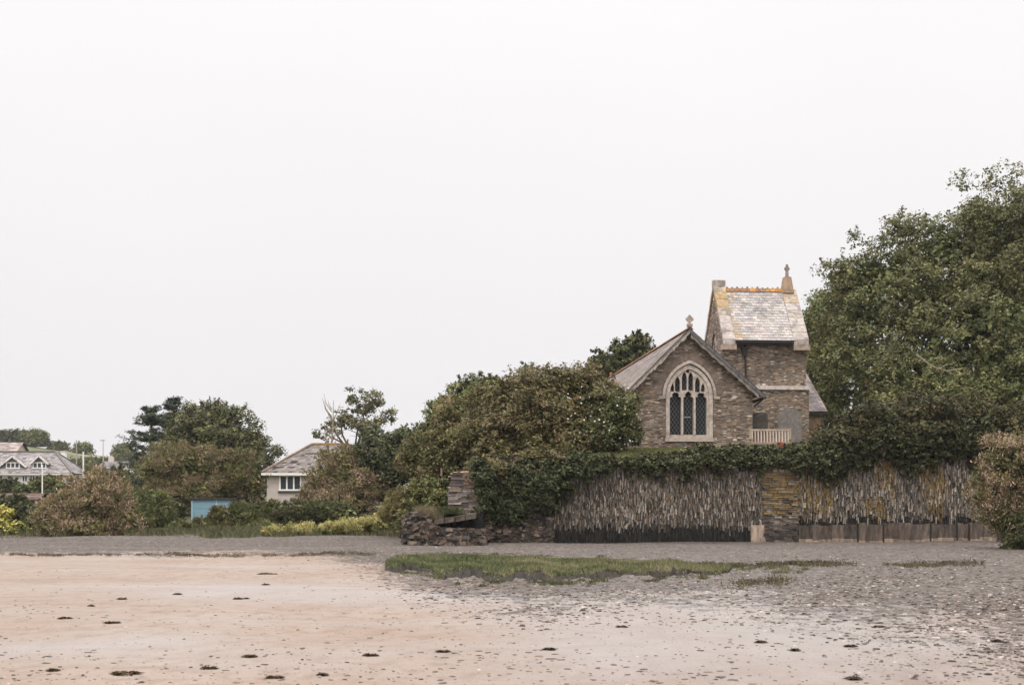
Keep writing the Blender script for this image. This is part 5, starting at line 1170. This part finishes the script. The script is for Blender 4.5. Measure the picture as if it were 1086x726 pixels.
# turf lips across the shingle
def strip(name, pts, n, hw, h, pal, seed, label, lift=.05):
    rng = np.random.default_rng(seed); px = rng.uniform(pts[0][0], pts[-1][0], n); py = np.interp(px, *zip(*pts)) + .5 * np.sin(px * .07 + seed) + .35 * np.sin(px * .23) + rng.normal(size=n) * hw * 1.25 * (.4 + .6 * np.abs(np.sin(px * .05 + seed)))
    Y = EYE * F / (py - HZ); x = (px - CX) / F * Y; k = rng.random(n) < np.clip(.5 + .28 * np.sin(px * .043 + seed) + .25 * np.sin(px * .19 + seed * 2) + .2 * np.sin(px * .61), .05, 1) * np.clip(np.minimum(px - pts[0][0], pts[-1][0] - px) / 25, .05, 1)
    blades(name, np.stack([x, Y], 1)[k], ground_z(x, Y)[k] + rng.uniform(-.02, lift, k.sum()), h * .4, h, .03, pal, seed, label, .5)
WD = [(.085, .07, .045), (.11, .092, .055), (.13, .115, .065), (.065, .055, .038)]
strip('turf_strip', [(735, 600), (800, 599), (860, 598.8), (910, 597.5)], 12000, 1.0, .08, WD + [(.085, .085, .04)], 21, 'dark green-brown turf strip on the shingle right of the grass island')
strip('weed_strip', [(935, 598.5), (985, 598.5), (1050, 597.5)], 5500, .9, .06, WD, 22, 'dark broken weed strip on the shingle by the near tamarisk')
strip('weed_patch', [(758, 622), (800, 618), (850, 616)], 4200, 2.6, .035, WD, 23, 'thin brown weed patch on the shingle nearer than the turf strip')
strip('shore_turf_line', [(-60, 588.5), (60, 588.8), (150, 589), (300, 588.8), (410, 588.2)], 13000, .6, .045, WD + [(.11, .10, .05)], 24, 'thin dark turf line where the sand meets the left shingle')
# verge and yellow flowers at the back of the beach
rng = np.random.default_rng(31); n = 60000; x = rng.uniform(-36, -3.5, n); Y = rng.uniform(78.0, 84, n); k = rng.random(n) < np.clip(.5 + .55 * np.sin(x * 1.1) * np.sin(x * .37 + 2) + .35 * np.sin(x * 3.1 + Y) + (Y - 79.6) * .5, .03, 1); x, Y = x[k], Y[k]
blades('verge_grass', np.stack([x, Y], 1), ground_z(x, Y), .08, .42, .03, [(.10, .11, .05), (.13, .135, .065), (.18, .16, .09), (.075, .082, .042)], 32, 'rough green verge grass along the back of the beach')
fb = []
for px in np.arange(285, 418, 9):
    ty = np.interp(px, [285, 320, 350, 375, 395, 412, 420], [559, 556, 553, 547, 546, 547, 556]); fb.append(B(px, (ty + 567) / 2, 9, (567 - ty) / 2, 80.5 + rng.normal() * .5, .9))
o = foliage('yellow_wildflowers', fb, 26000, .13, [(.12, .125, .055), (.15, .15, .065), (.09, .10, .045), (.19, .17, .085)], None, 33, bough=.3, width=.3, droop=.5, fill=.1, tips=[(.52, .46, .18), (.46, .42, .18), (.58, .52, .25)], tipfrac=.6)
tag(o, 'bank of yellow wild flowers at the back of the beach', None, kind='stuff')
# dry grass tussock on the outcrop and yard edge grass
rng = np.random.default_rng(41); n = 4500; px = rng.normal(453, 7.5, n); Y = rng.uniform(62.8, 64.6, n); x = (px - CX) / F * Y
h_ = np.interp(px, [435, 445, 455, 465, 474], [1.05, 1.2, 1.2, 1.1, .9])
o = blades('dry_tussock', np.stack([x, Y], 1), h_, .15, .55, .018, [(.26, .205, .125), (.21, .165, .10), (.16, .14, .075), (.30, .25, .16)], 42, None, .4); del o['kind']; tag(o, 'dry straw-coloured grass tussock on top of the rubble outcrop', 'grass tussock')
n = 2600; px = rng.normal(476, 6, n); Y = rng.uniform(62.9, 64.9, n); x = (px - CX) / F * Y
o = blades('green_tussock', np.stack([x, Y], 1), np.full(n, 1.4), .1, .35, .02, [(.06, .075, .032), (.08, .09, .04)], 43, None, .4); del o['kind']; tag(o, 'green grass tuft on the shelf slab below the broken slate wall', 'grass tussock')
n = 26000; s = rng.uniform(ws(605), ws(880), n); d = rng.uniform(.2, 7.5, n); x = WX0 + s * UX - d * UY; Y = WY0 + s * UY + d * UX
blades('lawn_grass', np.stack([x, Y], 1), yard_z(d) + .03, .05, .18, .022, [(.13, .14, .055), (.17, .165, .07), (.10, .115, .045), (.21, .19, .09)], 44, 'cut churchyard grass along the top of the wall')

# ================================================================== shingle, grit and seaweed on the beach
def pebbles(name, px, py, smin, smax, pal, seed, label, mat=M_PEBBLE, flat=.42):
    rng = np.random.default_rng(seed); Y = EYE * F / (py - HZ); x = (px - CX) / F * Y; n = len(x); sh_ = 1
    s = smin + (smax - smin) * rng.random(n) ** 2.5; a = rng.uniform(0, 6.283, n)
    ca, sa = np.cos(a), np.sin(a); base = np.array([(-1, -.7, -.5), (1, -.7, -.5), (1, .7, -.5), (-1, .7, -.5), (-.7, -.5, .5), (.7, -.5, .5), (.7, .5, .5), (-.7, .5, .5)])
    p = base[None] * (1 + rng.uniform(-.3, .3, (n, 8, 3))) * s[:, None, None] * np.array([1, 1, flat]) * .5; p[:, :, 1] *= rng.uniform(.6, 1, (n, 1))
    q = np.stack([p[:, :, 0] * ca[:, None] - p[:, :, 1] * sa[:, None], p[:, :, 0] * sa[:, None] + p[:, :, 1] * ca[:, None], p[:, :, 2]], 2)
    q += np.stack([x, Y, ground_z(x, Y) + s * flat * .18], 1)[:, None]
    fi = [(4, 5, 6, 7), (0, 1, 5, 4), (1, 2, 6, 5), (2, 3, 7, 6), (3, 0, 4, 7)]
    V = np.stack([q[:, f] for f in fi], 1).reshape(-1, 4, 3); pal = np.array(pal); C = np.repeat(pal[rng.integers(0, len(pal), n)] * rng.uniform(.75, 1.25, (n, 1)), 5, 0)
    o = quads_object(name, V, C, mat); o['kind'] = 'stuff'; o['label'] = label
def sample(n, seed, f, x0=-30, x1=1116, y0=572, y1=730):
    rng = np.random.default_rng(seed); px = rng.uniform(x0, x1, n); iy = 1 / rng.uniform(1 / (y1 - HZ), 1 / (y0 - HZ), n); py = HZ + rng.uniform(y0 - HZ, y1 - HZ, n); k = rng.random(n) < f(px, py); return px[k], py[k]
PB = [lin(44, 39, 35), lin(172, 161, 150), lin(64, 56, 50), lin(56, 49, 44), lin(92, 78, 66), lin(104, 90, 78), lin(98, 86, 79), lin(82, 72, 66), lin(112, 99, 91), lin(62, 55, 51), lin(128, 115, 106), lin(100, 85, 74), lin(106, 94, 87), lin(150, 138, 129)]
px, py = sample(110000, 61, lambda x, y: gravel_mask(x, y) * np.clip((y - 574) / 30, .1, 1) * (.7 + .3 * np.sin(x * .03 + y * .11)))
pebbles('shingle', px, py, .015, .09, PB, 62, 'grey slate shingle covering the upper beach')
px, py = sample(16000, 63, lambda x, y: np.clip(1 - np.abs(gravel_mask(x, y + 10) - .35) * 2, 0, 1) * .6 + .08 * (x > 250) + .02 + .3 * (x > 900) * (y > 650), y0=592)
pebbles('stray_pebbles', px, py, .01, .05, PB, 64, 'small stones strewn over the sand')
WDK = [lin(52, 44, 36), lin(72, 58, 44), lin(40, 36, 32), lin(92, 72, 52)]
px, py = sample(2600, 65, lambda x, y: np.clip(.10 + .45 * np.sin(x * .021 + 1.3 * np.sin(y * .05)) * np.sin(y * .11 + x * .006) + .35 * (x > 380) * (x < 640) * (y > 640) + .25 * (y > 690), .03, 1), y0=596)
pebbles('seaweed_scraps', px, py, .012, .10, WDK, 66, 'tiny dark scraps of weed strewn over the sand', M_WEED, .2)
def weed(px, py, w_, lab, seed, thick=1.0):
    x, Y = beach_xy(px, py); wd = w_ / F * Y / 2.9 * [1, .8, 1.15, .9][seed % 4]; z0 = gz(x, Y); rng = np.random.default_rng(seed); n = int(110 + 24 * w_)
    th = rng.uniform(0, 6.283, n); r_ = np.sqrt(rng.random(n)); cx_ = x + np.cos(th) * r_ * wd * (1 + .3 * np.sin(3 * th + seed)); cy_ = Y + np.sin(th) * r_ * wd * [.8, .35, .55, 1.1][(seed // 2) % 4]
    sb = rng.normal(size=(4, 2)) * np.array([wd * .75, wd * .45]); si = rng.integers(0, 4, n); sc4 = rng.uniform(.25, .75, 4)[si]; cx_ = x + (cx_ - x) * sc4 + sb[si, 0]; cy_ = Y + (cy_ - Y) * sc4 + sb[si, 1]
    cz_ = z0 + .004 + rng.random(n) * .014 * thick * (1.1 - r_) * min(2.5, 1 + wd * 3)
    t = unit(np.stack([rng.normal(size=n), rng.normal(size=n), rng.normal(size=n) * .10], 1)); b = unit(np.cross(t, rng.normal(size=(n, 3)) * .5 + np.array([0, 0, 1])))
    c = np.stack([cx_, cy_, cz_], 1); ln = rng.uniform(.015, .06, (n, 1)); V = np.stack([c - t * ln, c + b * ln * .18 + np.array([0, 0, .012]), c + t * ln, c - b * ln * .18], 1); V[:, :, 2] = np.maximum(V[:, :, 2], z0 + .003)
    pal = np.array([lin(70, 58, 46), lin(88, 70, 52), lin(54, 47, 40), lin(104, 84, 60)]); o = quads_object('seaweed_clump', V, pal[rng.integers(0, 4, n)], M_WEED)
    tag(o, lab, 'seaweed', 'seaweed clumps on the sand')
for i, (a_, b_, c_, lab) in enumerate([(275, 609, 30, 'long broken line of dark seaweed far out on the sand below the bungalow'), (254, 635, 19, 'flat seaweed mat on the pale damp band left of centre'), (263, 697, 12, 'rounded dark seaweed lump on the lower sand left of centre'),
    (128, 717, 30, 'spread seaweed patch near the bottom left corner'), (221, 708.5, 18, 'brown ragged seaweed streak at the bottom, left of the rounded lump'), (96, 642.5, 9, 'small seaweed knot on the left sand'), (117, 663.5, 12, 'low seaweed wisp in the middle of the left sand'),
    (66, 658, 15, 'thin seaweed strand near the left edge'), (290, 717, 11, 'seaweed tuft at the bottom edge below the rounded lump'), (343, 714.5, 8, 'single dark seaweed tuft just right of the bottom tuft'), (190, 631, 9, 'tiny black seaweed knot beside the pale damp band'), (128, 636, 9, 'small brown seaweed knot on the upper left sand'),
    (57, 713, 7, 'small round seaweed blob at lower left'), (283, 621, 9, 'short seaweed dash below the long broken line'), (470, 690, 11, 'dark seaweed dash at the bottom middle'), (392, 693, 14, 'pair of seaweed scraps left of the bottom middle'), (584, 688, 11, 'seaweed fleck among pebbles right of bottom middle'), (660, 665, 9, 'dark seaweed lump where sand meets shingle'),
    (903, 720, 17, 'dark seaweed clump at the bottom right edge'), (1054, 678, 13, 'seaweed clump at the far right of the sand'), (902, 687.5, 8, 'small seaweed knot on the right sand'), (842, 693, 8, 'seaweed speck left of the small right knot'), (807, 683.5, 10, 'little seaweed wisp on the pale right sand'), (933, 663, 12, 'seaweed streak at the lower margin of the right shingle')]):
    weed(a_, b_, c_, lab, 300 + i)

# ================================================================== damp sea air
hm = bpy.data.materials.new('haze'); hm.use_nodes = True; hn = hm.node_tree; hn.nodes.remove(hn.nodes['Principled BSDF'])
pv = hn.nodes.new('ShaderNodeVolumePrincipled'); pv.inputs['Color'].default_value = (.93, .94, .96, 1); pv.inputs['Density'].default_value = .00013
hn.links.new(pv.outputs[0], hn.nodes['Material Output'].inputs['Volume'])
m = MB(); m.box(-700, 700, -40, 1000, -1.5, 45, (1, 1, 1)); hz = m.build('haze', hm); hz['kind'] = 'stuff'
